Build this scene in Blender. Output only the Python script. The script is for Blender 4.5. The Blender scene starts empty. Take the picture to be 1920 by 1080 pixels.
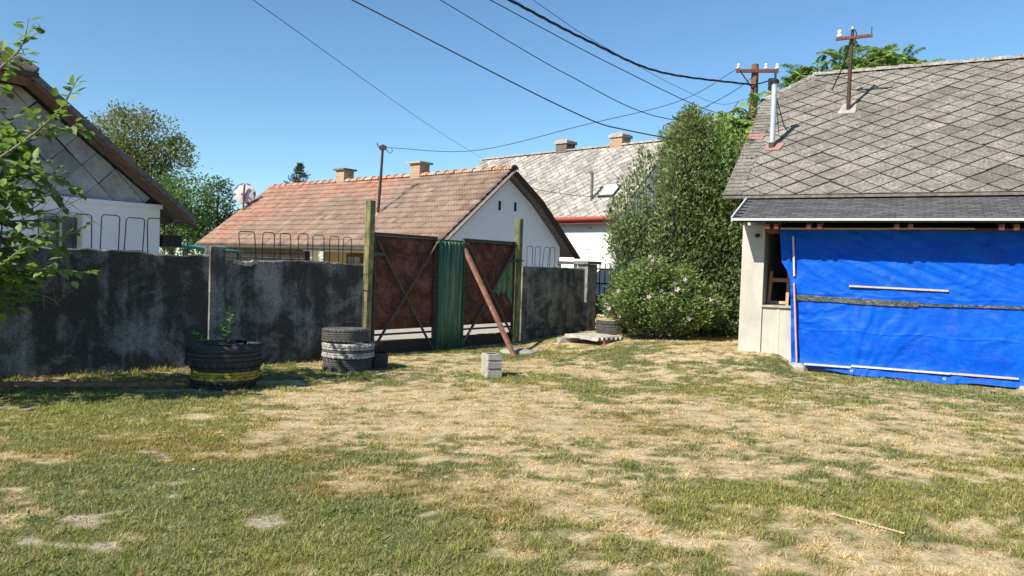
import bpy, math, random
import numpy as np
from mathutils import Vector, Matrix

random.seed(7)
rng = np.random.default_rng(11)
scene = bpy.context.scene
col = scene.collection
R = math.radians

# ------------------------------------------------------------------ camera
PITCH, ROLL = math.atan(40 / 1396), 0.0337
fwd = Vector((0, math.cos(PITCH), -math.sin(PITCH)))
up0 = Vector((0, math.sin(PITCH), math.cos(PITCH)))
rt0 = Vector((1, 0, 0))
rt = rt0 * math.cos(ROLL) + up0 * math.sin(ROLL)
up = up0 * math.cos(ROLL) - rt0 * math.sin(ROLL)
cam_data = bpy.data.cameras.new('camera')
cam = bpy.data.objects.new('camera', cam_data)
col.objects.link(cam)
cam.matrix_world = Matrix(((rt.x, up.x, -fwd.x, 0), (rt.y, up.y, -fwd.y, 0), (rt.z, up.z, -fwd.z, 1.4), (0, 0, 0, 1)))
cam_data.sensor_width = 36
cam_data.lens = 36 * 1396 / 1920
cam_data.clip_end = 2000
scene.camera = cam

# ------------------------------------------------------------------ sky and sun
SUN = Vector((-0.58, -0.50, 0.66)).normalized()
SUN_EL = math.asin(SUN.z)
SUN_AZ = math.atan2(SUN.x, SUN.y)
world = bpy.data.worlds.new('World')
scene.world = world
world.use_nodes = True
wn = world.node_tree
wn.nodes.clear()
sky = wn.nodes.new('ShaderNodeTexSky')
sky.sky_type = 'NISHITA'
sky.sun_disc = False
sky.sun_elevation = SUN_EL
sky.sun_rotation = SUN_AZ % (2 * math.pi)
sky.altitude = 100
sky.air_density = 1.0
sky.dust_density = 0.0
sky.ozone_density = 6.0
bg = wn.nodes.new('ShaderNodeBackground')
bg.inputs['Strength'].default_value = 0.10
wo = wn.nodes.new('ShaderNodeOutputWorld')
tint = wn.nodes.new('ShaderNodeMix')
tint.data_type, tint.blend_type = 'RGBA', 'MULTIPLY'
tint.inputs[0].default_value = 1.0
tint.inputs[7].default_value = (0.88, 1.0, 0.96, 1)
wn.links.new(sky.outputs[0], tint.inputs[6])
wn.links.new(tint.outputs[2], bg.inputs[0])
wn.links.new(bg.outputs[0], wo.inputs[0])
sun_data = bpy.data.lights.new('sun', 'SUN')
sun_data.energy = 4.8
sun_data.angle = R(0.53)
sun_data.color = (1.0, 0.925, 0.80)
sun = bpy.data.objects.new('sun', sun_data)
col.objects.link(sun)
sun.location = (-10, -10, 20)
sun.rotation_euler = (-SUN).to_track_quat('-Z', 'Y').to_euler()
scene.view_settings.view_transform = 'Standard'
scene.view_settings.look = 'None'
scene.view_settings.exposure = 0.75
scene.view_settings.gamma = 1.0
scene.view_settings.use_curve_mapping = False
scene.render.engine = 'CYCLES'
scene.cycles.max_bounces = 6
scene.cycles.transparent_max_bounces = 6

# ------------------------------------------------------------------ node helpers
class Mat:
    def __init__(s, name, rough=0.85, spec=0.3):
        s.m = bpy.data.materials.new(name)
        s.m.use_nodes = True
        s.t = s.m.node_tree
        s.b = s.t.nodes['Principled BSDF']
        s.b.inputs['Roughness'].default_value = rough
        s.b.inputs['Specular IOR Level'].default_value = spec
        s._pos = None
    def node(s, typ, **kw):
        n = s.t.nodes.new(typ)
        for k, v in kw.items():
            setattr(n, k, v)
        return n
    def link(s, a, b):
        s.t.links.new(a, b)
    def pos(s, scale=(1, 1, 1), rot=0.0):
        g = s.node('ShaderNodeNewGeometry')
        mp = s.node('ShaderNodeMapping')
        mp.inputs['Scale'].default_value = scale
        mp.inputs['Rotation'].default_value = (0, 0, rot)
        s.link(g.outputs['Position'], mp.inputs['Vector'])
        return mp.outputs[0]
    def objpos(s, scale=(1, 1, 1), jitter=False):
        tc = s.node('ShaderNodeTexCoord')
        mp = s.node('ShaderNodeMapping')
        mp.inputs['Scale'].default_value = scale
        s.link(tc.outputs['Object'], mp.inputs['Vector'])
        if jitter:
            oi = s.node('ShaderNodeObjectInfo')
            ml = s.node('ShaderNodeMath', operation='MULTIPLY')
            ml.inputs[1].default_value = 37.0
            s.link(oi.outputs['Random'], ml.inputs[0])
            cb = s.node('ShaderNodeCombineXYZ')
            for i in range(3):
                s.link(ml.outputs[0], cb.inputs[i])
            s.link(cb.outputs[0], mp.inputs['Location'])
        return mp.outputs[0]
    def noise(s, vec, scale, detail=4, rough=0.55, dist=0.0):
        n = s.node('ShaderNodeTexNoise')
        n.inputs['Scale'].default_value = scale
        n.inputs['Detail'].default_value = detail
        n.inputs['Roughness'].default_value = rough
        n.inputs['Distortion'].default_value = dist
        s.link(vec, n.inputs['Vector'])
        return n.outputs[0]
    def ramp(s, fac, stops):
        n = s.node('ShaderNodeValToRGB')
        el = n.color_ramp.elements
        while len(el) < len(stops):
            el.new(0.5)
        for e, (p, c) in zip(el, stops):
            e.position = p
            e.color = (c, c, c, 1) if isinstance(c, (int, float)) else (*c, 1)
        s.link(fac, n.inputs[0])
        return n.outputs[0]
    def mix(s, fac, a, b, blend='MIX'):
        n = s.node('ShaderNodeMix', data_type='RGBA', blend_type=blend)
        for idx, v in ((0, fac), (6, a), (7, b)):
            sock = n.inputs[idx]
            if isinstance(v, (int, float)):
                sock.default_value = v if idx == 0 else (v, v, v, 1)
            elif isinstance(v, tuple):
                sock.default_value = (*v, 1)
            else:
                s.link(v, sock)
        return n.outputs[2]
    def attr(s, name='col'):
        n = s.node('ShaderNodeAttribute', attribute_name=name)
        return n.outputs['Color']
    def objcolor(s):
        return s.node('ShaderNodeObjectInfo').outputs['Color']
    def objrand(s):
        return s.node('ShaderNodeObjectInfo').outputs['Random']
    def base(s, c):
        if isinstance(c, tuple):
            s.b.inputs['Base Color'].default_value = (*c, 1)
        else:
            s.link(c, s.b.inputs['Base Color'])
        return s
    def bump(s, h, strength=0.3, dist=0.02):
        n = s.node('ShaderNodeBump')
        n.inputs['Strength'].default_value = strength
        n.inputs['Distance'].default_value = dist
        s.link(h, n.inputs['Height'])
        s.link(n.outputs[0], s.b.inputs['Normal'])
        return s

def simple(name, c, rough=0.7, var=0.25, scale=14, spec=0.3, metal=0.0, bump=0.15):
    m = Mat(name, rough, spec)
    n = m.noise(m.pos(), scale, 5)
    d = tuple(v * (1 - var) for v in c)
    l = tuple(min(1, v * (1 + var)) for v in c)
    m.base(m.ramp(n, [(0.3, d), (0.7, l)]))
    m.b.inputs['Metallic'].default_value = metal
    if bump:
        m.bump(m.noise(m.pos(), scale * 5, 3), bump, 0.01)
    return m.m

def leaf_mat(name, source, transl=0.35, rough=0.5, sat=1.0):
    m = Mat(name, rough, 0.35)
    c = m.attr() if source == 'attr' else m.objcolor()
    m.base(c)
    tr = m.node('ShaderNodeBsdfTranslucent')
    lighter = m.mix(1.0, c, (1.5, 1.45, 0.7), 'MULTIPLY')
    m.link(lighter, tr.inputs[0])
    mx = m.node('ShaderNodeMixShader')
    mx.inputs[0].default_value = transl
    m.link(m.b.outputs[0], mx.inputs[1])
    m.link(tr.outputs[0], mx.inputs[2])
    out = m.t.nodes['Material Output']
    m.link(mx.outputs[0], out.inputs[0])
    return m.m

# ------------------------------------------------------------------ mesh helpers
class MB:
    def __init__(s):
        s.v, s.f, s.mi, s.cur = [], [], [], 0
    def add(s, verts, faces):
        o = len(s.v)
        s.v.extend([tuple(p) for p in verts])
        for f in faces:
            s.f.append(tuple(i + o for i in f))
            s.mi.append(s.cur)
        return s
    def box(s, x0, x1, y0, y1, z0, z1):
        v = [(x0, y0, z0), (x1, y0, z0), (x1, y1, z0), (x0, y1, z0), (x0, y0, z1), (x1, y0, z1), (x1, y1, z1), (x0, y1, z1)]
        return s.add(v, [(0, 3, 2, 1), (4, 5, 6, 7), (0, 1, 5, 4), (1, 2, 6, 5), (2, 3, 7, 6), (3, 0, 4, 7)])
    def obox(s, c, ax, ay, az, lx, ly, lz):
        c, ax, ay, az = Vector(c), Vector(ax).normalized(), Vector(ay).normalized(), Vector(az).normalized()
        v = []
        for k in (-.5, .5):
            for i, j in ((-.5, -.5), (.5, -.5), (.5, .5), (-.5, .5)):
                v.append(c + ax * lx * i + ay * ly * j + az * lz * k)
        return s.add(v, [(0, 3, 2, 1), (4, 5, 6, 7), (0, 1, 5, 4), (1, 2, 6, 5), (2, 3, 7, 6), (3, 0, 4, 7)])
    def beam(s, p0, p1, w, h, upv=(0, 0, 1)):
        p0, p1 = Vector(p0), Vector(p1)
        d = p1 - p0
        a = d.normalized()
        b = Vector(upv).cross(a).normalized()
        c = a.cross(b)
        return s.obox((p0 + p1) / 2, a, b, c, d.length, w, h)
    def tube(s, pts, r, seg=8, cap=True):
        pts = [Vector(p) for p in pts]
        rs = r if isinstance(r, (list, tuple)) else [r] * len(pts)
        rings = []
        prev = None
        for i, p in enumerate(pts):
            d = (pts[min(i + 1, len(pts) - 1)] - pts[max(i - 1, 0)]).normalized()
            if prev is None:
                a = d.orthogonal().normalized()
            else:
                a = (prev - d * prev.dot(d))
                a = a.normalized() if a.length > 1e-6 else d.orthogonal().normalized()
            prev = a
            b = d.cross(a)
            rings.append([p + (a * math.cos(t) + b * math.sin(t)) * rs[i] for t in [2 * math.pi * k / seg for k in range(seg)]])
        v = [q for ring in rings for q in ring]
        f = []
        for i in range(len(pts) - 1):
            for k in range(seg):
                f.append((i * seg + k, i * seg + (k + 1) % seg, (i + 1) * seg + (k + 1) % seg, (i + 1) * seg + k))
        if cap:
            f.append(tuple(range(seg))[::-1])
            f.append(tuple((len(pts) - 1) * seg + k for k in range(seg)))
        return s.add(v, f)
    def lathe(s, prof, seg=48, closed=True, mats=None, c=(0, 0, 0)):
        n = len(prof)
        v = []
        for k in range(seg):
            t = 2 * math.pi * k / seg
            for r, z in prof:
                v.append((c[0] + r * math.cos(t), c[1] + r * math.sin(t), c[2] + z))
        o = s.cur
        for i in range(n if closed else n - 1):
            j = (i + 1) % n
            if mats:
                s.cur = mats[i]
            fs = [(k * n + i, ((k + 1) % seg) * n + i, ((k + 1) % seg) * n + j, k * n + j) for k in range(seg)]
            if i == 0:
                s.add(v, fs)
                base = len(s.v) - len(v)
            else:
                for f in fs:
                    s.f.append(tuple(q + base for q in f))
                    s.mi.append(s.cur)
        s.cur = o
        return s
    def prism(s, poly, fn, t0, t1):
        """poly: 2D points; fn(a, b, t) -> 3D point"""
        n = len(poly)
        v = [fn(a, b, t0) for a, b in poly] + [fn(a, b, t1) for a, b in poly]
        f = [tuple(range(n))[::-1], tuple(range(n, 2 * n))]
        f += [(i, (i + 1) % n, n + (i + 1) % n, n + i) for i in range(n)]
        return s.add(v, f)
    def mesh(s, name, mats, smooth=False):
        me = bpy.data.meshes.new(name)
        me.from_pydata(s.v, [], s.f)
        mats = mats if isinstance(mats, (list, tuple)) else [mats]
        for m in mats:
            me.materials.append(m)
        if any(s.mi):
            me.polygons.foreach_set('material_index', s.mi)
        if smooth:
            me.polygons.foreach_set('use_smooth', [True] * len(me.polygons))
            me.set_sharp_from_angle(angle=R(smooth if isinstance(smooth, (int, float)) and smooth > 1 else 40))
        me.update()
        return me
    def build(s, name, mats, parent=None, smooth=False, loc=None, rz=None):
        o = bpy.data.objects.new(name, s.mesh(name, mats, smooth))
        col.objects.link(o)
        if parent:
            o.parent = parent
        if loc:
            o.location = loc
        if rz is not None:
            o.rotation_euler.z = rz
        return o

def tag(o, label=None, cat=None, group=None, kind=None):
    if label: o['label'] = label
    if cat: o['category'] = cat
    if group: o['group'] = group
    if kind: o['kind'] = kind
    return o

def empty(name, loc, rz=0.0, label=None, cat=None, group=None):
    o = bpy.data.objects.new(name, None)
    col.objects.link(o)
    o.location = loc
    o.rotation_euler.z = rz
    o.empty_display_size = 0.2
    return tag(o, label, cat, group)

def fast_mesh(name, V, F, C, mat, parent=None, smooth=False):
    """V (n,3), F (m,k) index array with k corners, C (n,3) per-vertex colour"""
    me = bpy.data.meshes.new(name)
    k = F.shape[1]
    me.vertices.add(len(V))
    me.vertices.foreach_set('co', np.ascontiguousarray(V, dtype=np.float32).ravel())
    me.loops.add(F.size)
    me.loops.foreach_set('vertex_index', np.ascontiguousarray(F, dtype=np.int32).ravel())
    me.polygons.add(len(F))
    me.polygons.foreach_set('loop_start', np.arange(0, F.size, k, dtype=np.int32))
    me.update(calc_edges=True)
    if C is not None:
        a = me.color_attributes.new('col', 'FLOAT_COLOR', 'POINT')
        a.data.foreach_set('color', np.concatenate([C, np.ones((len(C), 1))], 1).astype(np.float32).ravel())
    me.materials.append(mat)
    if smooth:
        me.polygons.foreach_set('use_smooth', np.ones(len(F), dtype=bool))
    me.validate()
    o = bpy.data.objects.new(name, me)
    col.objects.link(o)
    if parent:
        o.parent = parent
    return o

def vnoise(x, y, seed=0):
    """value noise on arrays"""
    xi, yi = np.floor(x).astype(np.int64), np.floor(y).astype(np.int64)
    xf, yf = x - xi, y - yi
    u, v = xf * xf * (3 - 2 * xf), yf * yf * (3 - 2 * yf)
    def h(a, b):
        n = (a * 374761393 + b * 668265263 + seed * 1274126177) & 0x7fffffff
        n = ((n ^ (n >> 13)) * 1274126177) & 0x7fffffff
        return ((n ^ (n >> 16)) & 0xffff) / 65535.0
    return (h(xi, yi) * (1 - u) + h(xi + 1, yi) * u) * (1 - v) + (h(xi, yi + 1) * (1 - u) + h(xi + 1, yi + 1) * u) * v

def fbm(x, y, seed=0, octv=4):
    a, t, s = 0.5, 0, 0
    for i in range(octv):
        t = t + a * vnoise(x * 2 ** i, y * 2 ** i, seed + i)
        s += a
        a *= 0.5
    return t / s

def sstep(a, b, x):
    t = np.clip((x - a) / (b - a), 0, 1)
    return t * t * (3 - 2 * t)

def unit(a):
    return a / np.maximum(np.linalg.norm(a, axis=-1, keepdims=True), 1e-9)

def leaf_arrays(P, D, L, W, C, droop=0.0, fold=0.25, nbias=(0, 0, 0.6)):
    """folded rhombic leaves: four vertices, two triangles"""
    n = len(P)
    D = unit(D)
    Nn = unit(rng.normal(size=(n, 3)) + np.array(nbias))
    S = unit(np.cross(D, Nn))
    Nn = np.cross(S, D)
    L, W = L[:, None], W[:, None]
    mid = P + D * L * 0.45
    a = mid + S * W * 0.5 + Nn * W * fold
    b = mid - S * W * 0.5 + Nn * W * fold
    tip = P + D * L - np.array([0, 0, 1.0]) * L * droop
    V = np.stack([P, a, tip, b], 1).reshape(-1, 3)
    i = np.arange(n)[:, None] * 4
    F = np.concatenate([i + np.array([0, 1, 2]), i + np.array([0, 2, 3])], 0)
    return V, F, np.repeat(C, 4, 0)

def clip_poly(poly, clip):
    """Sutherland-Hodgman, clip convex counter-clockwise"""
    out = list(poly)
    for i in range(len(clip)):
        a, b = clip[i], clip[(i + 1) % len(clip)]
        src, out = out, []
        if not src:
            return []
        def side(p):
            return (b[0] - a[0]) * (p[1] - a[1]) - (b[1] - a[1]) * (p[0] - a[0])
        for j in range(len(src)):
            p, q = src[j], src[(j + 1) % len(src)]
            sp, sq = side(p), side(q)
            if sp >= 0:
                out.append(p)
            if (sp >= 0) != (sq >= 0):
                t = sp / (sp - sq)
                out.append((p[0] + (q[0] - p[0]) * t, p[1] + (q[1] - p[1]) * t))
    return out

def poly_area(p):
    return 0.5 * abs(sum(p[i][0] * p[(i + 1) % len(p)][1] - p[(i + 1) % len(p)][0] * p[i][1] for i in range(len(p))))

def clay(u, v, a):
    return a * (0.75 + 0.5 * random.random())

# house frame of the yard house: origin at its left front corner, x along the front, y to the back
RH_O, RH_YAW = (3.54, 11.54), R(28)
RH_H = np.array([math.cos(RH_YAW), -math.sin(RH_YAW)])
RH_B = np.array([math.sin(RH_YAW), math.cos(RH_YAW)])

def ground_z(x, y):
    x, y = np.asarray(x, float), np.asarray(y, float)
    lx = (x - RH_O[0]) * RH_H[0] + (y - RH_O[1]) * RH_H[1]
    ly = (x - RH_O[0]) * RH_B[0] + (y - RH_O[1]) * RH_B[1]
    k = sstep(0, 1, (x - 0.2 + (y - 12.5) * 0.3) / 2.8) * sstep(8.8, 12.2, y)
    k = k * (1 - 0.4 * sstep(13.5, 16.0, y)) * (1 - sstep(16, 19, y))
    k = k * (1 - sstep(0.55, 1.0, lx) * sstep(-2.2, -0.9, ly))
    k = k * (1 - sstep(0.9, 2.2, lx))
    bumps = 0.03 * (fbm(x * 0.8, y * 0.8, 5, 3) - 0.5) * (1 - sstep(14, 18, np.abs(y)))
    return 0.25 * k + bumps

def gz(x, y):
    return float(ground_z(np.array([x]), np.array([y]))[0])

# ------------------------------------------------------------------ materials
def concrete_wall_mat(name, dark, light, thr, seed=0.0):
    m = Mat(name, 0.95, 0.15)
    p = m.pos((1, 1, 0.10))
    streak = m.noise(p, 5.0 + seed, 7, 0.6, 0.15)
    p2 = m.pos()
    blot = m.noise(p2, 2.1 + seed, 6, 0.65, 0.5)
    fine = m.noise(p2, 38, 5, 0.7)
    speck = m.noise(p2, 90, 2, 0.6)
    mk = m.mix(0.62, streak, blot)
    c = m.ramp(mk, [(thr - 0.05, dark), (thr + 0.015, tuple(0.5 * a + 0.5 * b for a, b in zip(dark, light))), (thr + 0.09, light)])
    c = m.mix(0.85, c, m.ramp(fine, [(0.3, 0.45), (0.7, 1.45)]), 'MULTIPLY')
    crack = m.noise(m.pos((1, 1, 0.6)), 3.0, 2, 0.4, 1.6)
    c = m.mix(m.ramp(crack, [(0.485, 0.0), (0.5, 0.6), (0.515, 0.0)]), c, dark)
    moss = m.ramp(m.noise(p2, 1.3, 4), [(0.58, 0.0), (0.72, 0.55)])
    c = m.mix(moss, c, (0.035, 0.034, 0.016))
    c = m.mix(m.ramp(speck, [(0.70, 0.0), (0.74, 0.55)]), c, (0.33, 0.33, 0.32))
    m.base(c)
    m.bump(m.mix(0.5, fine, blot), 0.6, 0.03)
    return m.m

M = {}
M['wall_dark'] = concrete_wall_mat('weathered_concrete', (0.060, 0.057, 0.053), (0.26, 0.255, 0.245), 0.52)
M['wall_right'] = concrete_wall_mat('weathered_concrete_lighter', (0.07, 0.072, 0.07), (0.26, 0.25, 0.21), 0.5, 0.7)
M['pillar'] = concrete_wall_mat('pillar_concrete', (0.08, 0.08, 0.075), (0.3, 0.29, 0.27), 0.48, 0.3)
M['concrete'] = simple('pale_concrete', (0.34, 0.32, 0.285), 0.9, 0.25, 9, bump=0.4)
M['wood_lath'] = simple('new_lath_wood', (0.52, 0.40, 0.24), 0.7, 0.18, 22)
M['wood_lath_pale'] = simple('pale_lath_wood', (0.55, 0.50, 0.36), 0.7, 0.18, 22)
M['wood_lath_pink'] = simple('reddish_lath_wood', (0.50, 0.29, 0.19), 0.7, 0.18, 22)
M['wood_red'] = simple('red_brown_stained_wood', (0.17, 0.055, 0.035), 0.6, 0.3, 20)
M['wood_old'] = simple('old_brown_wood', (0.16, 0.085, 0.05), 0.85, 0.35, 18, bump=0.4)
M['wood_grey'] = simple('grey_weathered_wood', (0.15, 0.13, 0.115), 0.9, 0.4, 12, bump=0.4)
M['wood_dark'] = simple('dark_wood', (0.05, 0.036, 0.03), 0.9, 0.35, 16)
M['prop'] = simple('red_brown_prop', (0.21, 0.10, 0.065), 0.75, 0.3, 16)
M['dark'] = simple('dark_interior', (0.03, 0.028, 0.026), 0.9, 0.3, 6)
M['iron'] = simple('rusty_iron', (0.06, 0.035, 0.026), 0.8, 0.4, 30)
M['iron_red'] = simple('red_oxide_iron', (0.13, 0.045, 0.035), 0.8, 0.35, 24)
M['brace'] = simple('worn_brace_wood', (0.115, 0.09, 0.072), 0.8, 0.35, 18)
M['iron_dark'] = simple('dark_frame_iron', (0.06, 0.050, 0.042), 0.7, 0.4, 20)
M['galv'] = simple('galvanised_pipe', (0.50, 0.53, 0.56), 0.4, 0.15, 18, metal=0.35)
M['black'] = simple('black_plastic', (0.018, 0.018, 0.02), 0.55, 0.2, 20)
M['cable'] = simple('black_cable', (0.015, 0.015, 0.017), 0.6, 0.1, 20, bump=0)
M['porcelain'] = simple('white_porcelain', (0.8, 0.8, 0.78), 0.15, 0.05, 20, spec=0.5, bump=0)
M['white_metal'] = simple('white_painted_metal', (0.48, 0.50, 0.52), 0.4, 0.06, 12)
M['red_paint'] = simple('red_gutter_paint', (0.36, 0.075, 0.055), 0.6, 0.2, 16)
M['pink_metal'] = simple('pink_flashing', (0.33, 0.18, 0.16), 0.6, 0.2, 18)
M['soil'] = simple('planter_soil', (0.05, 0.036, 0.026), 0.95, 0.4, 30, bump=0.8)
M['bark'] = simple('bark', (0.10, 0.08, 0.06), 0.95, 0.4, 25, bump=0.8)
M['twig'] = simple('grey_twig', (0.19, 0.17, 0.15), 0.9, 0.3, 25)
M['greenstem'] = simple('green_stem', (0.12, 0.16, 0.05), 0.7, 0.2, 25)
M['glass'] = simple('window_glass', (0.03, 0.035, 0.04), 0.08, 0.1, 3, spec=0.7, bump=0)
M['skyglass'] = simple('skylight_glass', (0.55, 0.60, 0.66), 0.08, 0.05, 3, spec=0.8, bump=0)
M['green_metal'] = simple('dark_green_metal', (0.035, 0.085, 0.055), 0.6, 0.4, 20)
M['green_sheet'] = simple('bright_green_sheet', (0.02, 0.24, 0.15), 0.6, 0.2, 10)

def plaster(name, c, stain=0.12, scale=1.5):
    m = Mat(name, 0.92, 0.2)
    p = m.pos()
    big = m.noise(m.pos((1, 1, 0.5)), scale, 6, 0.6, 0.4)
    fine = m.noise(p, 55, 3)
    cc = m.ramp(big, [(0.3, tuple(v * (1 - stain) for v in c)), (0.65, c)])
    dirt = m.ramp(m.noise(p, 7, 5, 0.7), [(0.66, 0.0), (0.78, 0.4)])
    cc = m.mix(dirt, cc, tuple(v * 0.55 for v in c))
    m.base(cc)
    m.bump(fine, 0.25, 0.01)
    return m.m
M['plaster_white'] = plaster('white_plaster', (0.85, 0.855, 0.86), 0.07)
M['plaster_far'] = plaster('bright_white_plaster', (0.83, 0.82, 0.79), 0.04)
M['plaster_column'] = plaster('unpainted_plaster', (0.51, 0.48, 0.42), 0.25, 3)
M['plaster_cream'] = plaster('cream_plaster', (0.68, 0.60, 0.36), 0.1)
M['board_wall'] = simple('grey_boards', (0.20, 0.17, 0.15), 0.9, 0.4, 8, bump=0.4)

def slate_mat(name, src):
    m = Mat(name, 0.95, 0.15)
    c0 = m.objcolor() if src == 'obj' else m.attr()
    p = m.pos()
    n1 = m.noise(p, 27, 7, 0.8)
    n2 = m.noise(p, 5.5, 5, 0.6, 0.4)
    n3 = m.noise(p, 110, 3, 0.7)
    c = m.mix(1.0, c0, m.ramp(n1, [(0.36, 0.22), (0.5, 0.9), (0.64, 1.55)]), 'MULTIPLY')
    c = m.mix(1.0, c, m.ramp(m.noise(p, 1.1, 5, 0.65, 0.6), [(0.35, 0.72), (0.6, 1.12)]), 'MULTIPLY')
    c = m.mix(m.ramp(n2, [(0.46, 0.0), (0.66, 0.65)]), c, (0.12, 0.11, 0.092))
    c = m.mix(m.ramp(n3, [(0.56, 0.0), (0.64, 0.75)]), c, (0.07, 0.063, 0.052))
    c = m.mix(m.ramp(m.noise(p, 55, 4, 0.8), [(0.52, 0.0), (0.6, 0.6)]), c, (0.10, 0.09, 0.075))
    c = m.mix(m.ramp(m.noise(p, 60, 3, 0.6), [(0.64, 0.0), (0.72, 0.5)]), c, (0.55, 0.53, 0.46))
    m.base(c)
    m.bump(m.mix(0.5, n1, n3), 0.6, 0.012)
    return m.m
M['slate_obj'] = slate_mat('lichened_slate', 'obj')
M['slate_att'] = slate_mat('lichened_slate_far', 'attr')

def tile_mat(name, src):
    m = Mat(name, 0.9, 0.2)
    c0 = m.objcolor() if src == 'obj' else m.attr()
    p = m.pos()
    n1 = m.noise(p, 16, 5, 0.7)
    n2 = m.noise(p, 60, 3, 0.7)
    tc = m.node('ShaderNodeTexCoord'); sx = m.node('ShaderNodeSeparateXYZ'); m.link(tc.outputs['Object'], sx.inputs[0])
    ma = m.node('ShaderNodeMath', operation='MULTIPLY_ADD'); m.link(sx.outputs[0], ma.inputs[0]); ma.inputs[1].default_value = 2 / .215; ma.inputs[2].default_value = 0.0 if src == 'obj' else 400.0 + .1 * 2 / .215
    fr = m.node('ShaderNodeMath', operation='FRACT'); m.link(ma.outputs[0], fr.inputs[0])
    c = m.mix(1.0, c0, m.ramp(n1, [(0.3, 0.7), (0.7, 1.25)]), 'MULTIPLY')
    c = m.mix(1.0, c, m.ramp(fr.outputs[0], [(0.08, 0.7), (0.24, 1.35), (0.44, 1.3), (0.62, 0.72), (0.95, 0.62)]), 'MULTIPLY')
    c = m.mix(m.ramp(n2, [(0.58, 0.0), (0.7, 0.5)]), c, (0.09, 0.075, 0.06))
    m.base(c)
    m.bump(n2, 0.3, 0.01)
    return m.m
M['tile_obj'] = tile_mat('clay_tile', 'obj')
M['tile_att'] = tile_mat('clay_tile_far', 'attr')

m = Mat('asphalt_shingle', 0.9, 0.2)
p = m.pos()
m.base(m.mix(1.0, m.attr(), m.ramp(m.noise(p, 60, 4, 0.7), [(0.3, 0.6), (0.7, 1.4)]), 'MULTIPLY'))
m.bump(m.noise(p, 120, 2), 0.4, 0.01)
M['shingle'] = m.m

m = Mat('cladding_panel', 0.85, 0.2)
p = m.pos()
n1 = m.noise(p, 6, 5, 0.6)
m.base(m.mix(1.0, m.objcolor(), m.ramp(n1, [(0.3, 0.75), (0.7, 1.2)]), 'MULTIPLY'))
m.bump(m.noise(p, 40, 3), 0.2, 0.01)
M['panel'] = m.m

def brick_mat(name, c1, c2, mortar):
    m = Mat(name, 0.95, 0.15)
    tc = m.objpos((1, 1, 1))
    sx = m.node('ShaderNodeSeparateXYZ')
    m.link(tc, sx.inputs[0])
    ad = m.node('ShaderNodeMath', operation='ADD')
    m.link(sx.outputs[0], ad.inputs[0]); m.link(sx.outputs[1], ad.inputs[1])
    cb = m.node('ShaderNodeCombineXYZ')
    m.link(ad.outputs[0], cb.inputs[0]); m.link(sx.outputs[2], cb.inputs[1])
    b = m.node('ShaderNodeTexBrick')
    b.inputs['Scale'].default_value = 1
    b.inputs['Brick Width'].default_value = 0.25
    b.inputs['Row Height'].default_value = 0.085
    b.inputs['Mortar Size'].default_value = 0.012
    b.inputs['Color1'].default_value = (*c1, 1)
    b.inputs['Color2'].default_value = (*c2, 1)
    b.inputs['Mortar'].default_value = (*mortar, 1)
    m.link(cb.outputs[0], b.inputs['Vector'])
    m.base(m.mix(1.0, b.outputs[0], m.ramp(m.noise(m.pos(), 20, 4), [(0.3, 0.65), (0.7, 1.3)]), 'MULTIPLY'))
    return m.m
M['brick'] = brick_mat('yellow_brick', (0.42, 0.26, 0.15), (0.34, 0.19, 0.11), (0.36, 0.33, 0.28))
M['brick_dark'] = brick_mat('sooty_brick', (0.13, 0.085, 0.06), (0.09, 0.06, 0.05), (0.22, 0.2, 0.18))

# rusted gate sheets
def rust_mat(name, green):
    m = Mat(name, 0.8, 0.25)
    p = m.pos()
    ps = m.pos((1, 1, 0.2))
    n = m.noise(p, 5, 7, 0.7, 0.6)
    f = m.noise(p, 42, 5, 0.75)
    c = m.ramp(n, [(0.28, (0.035, 0.017, 0.014)), (0.48, (0.09, 0.038, 0.028)), (0.66, (0.19, 0.085, 0.058))])
    c = m.mix(0.7, c, m.ramp(f, [(0.32, 0.3), (0.68, 1.7)]), 'MULTIPLY')
    pale = m.noise(ps, 9, 6, 0.7)
    c = m.mix(m.ramp(pale, [(0.6, 0.0), (0.75, 0.45 if green else 0.15)]), c, (0.17, 0.15, 0.14))
    m.base(c)
    m.bump(f, 0.35, 0.01)
    return m.m
M['rust'] = rust_mat('rusted_sheet', False)
M['rust_worn'] = rust_mat('rusted_sheet_worn', True)
m = Mat('peeling_green_paint', 0.6, 0.35)
ps = m.pos((1, 1, 0.12))
n = m.noise(ps, 13, 6, 0.65, 0.2)
c = m.ramp(n, [(0.25, (0.03, 0.085, 0.05)), (0.45, (0.055, 0.15, 0.085)), (0.6, (0.13, 0.24, 0.12)), (0.75, (0.26, 0.28, 0.10))])
c = m.mix(m.ramp(m.noise(m.pos(), 6, 6, 0.7), [(0.58, 0.0), (0.64, 0.75)]), c, (0.11, 0.05, 0.03))
m.base(c)
M['green_paint'] = m.m
m = Mat('corrugated_green_paint', 0.55, 0.35)
ps = m.pos((1, 1, 0.1))
n = m.noise(ps, 10, 6, 0.65, 0.2)
m.base(m.ramp(n, [(0.25, (0.02, 0.06, 0.04)), (0.45, (0.04, 0.115, 0.07)), (0.58, (0.085, 0.17, 0.10)), (0.70, (0.26, 0.27, 0.11))]))
M['corrugated'] = m.m
m = Mat('lichened_post', 0.9, 0.2)
n = m.noise(m.pos((1, 1, 0.35)), 9, 6, 0.7)
f = m.noise(m.pos(), 50, 4, 0.7)
c = m.ramp(n, [(0.28, (0.06, 0.075, 0.045)), (0.45, (0.135, 0.14, 0.08)), (0.58, (0.27, 0.245, 0.10)), (0.72, (0.38, 0.36, 0.26))])
m.base(m.mix(0.8, c, m.ramp(f, [(0.3, 0.4), (0.7, 1.4)]), 'MULTIPLY'))
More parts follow.
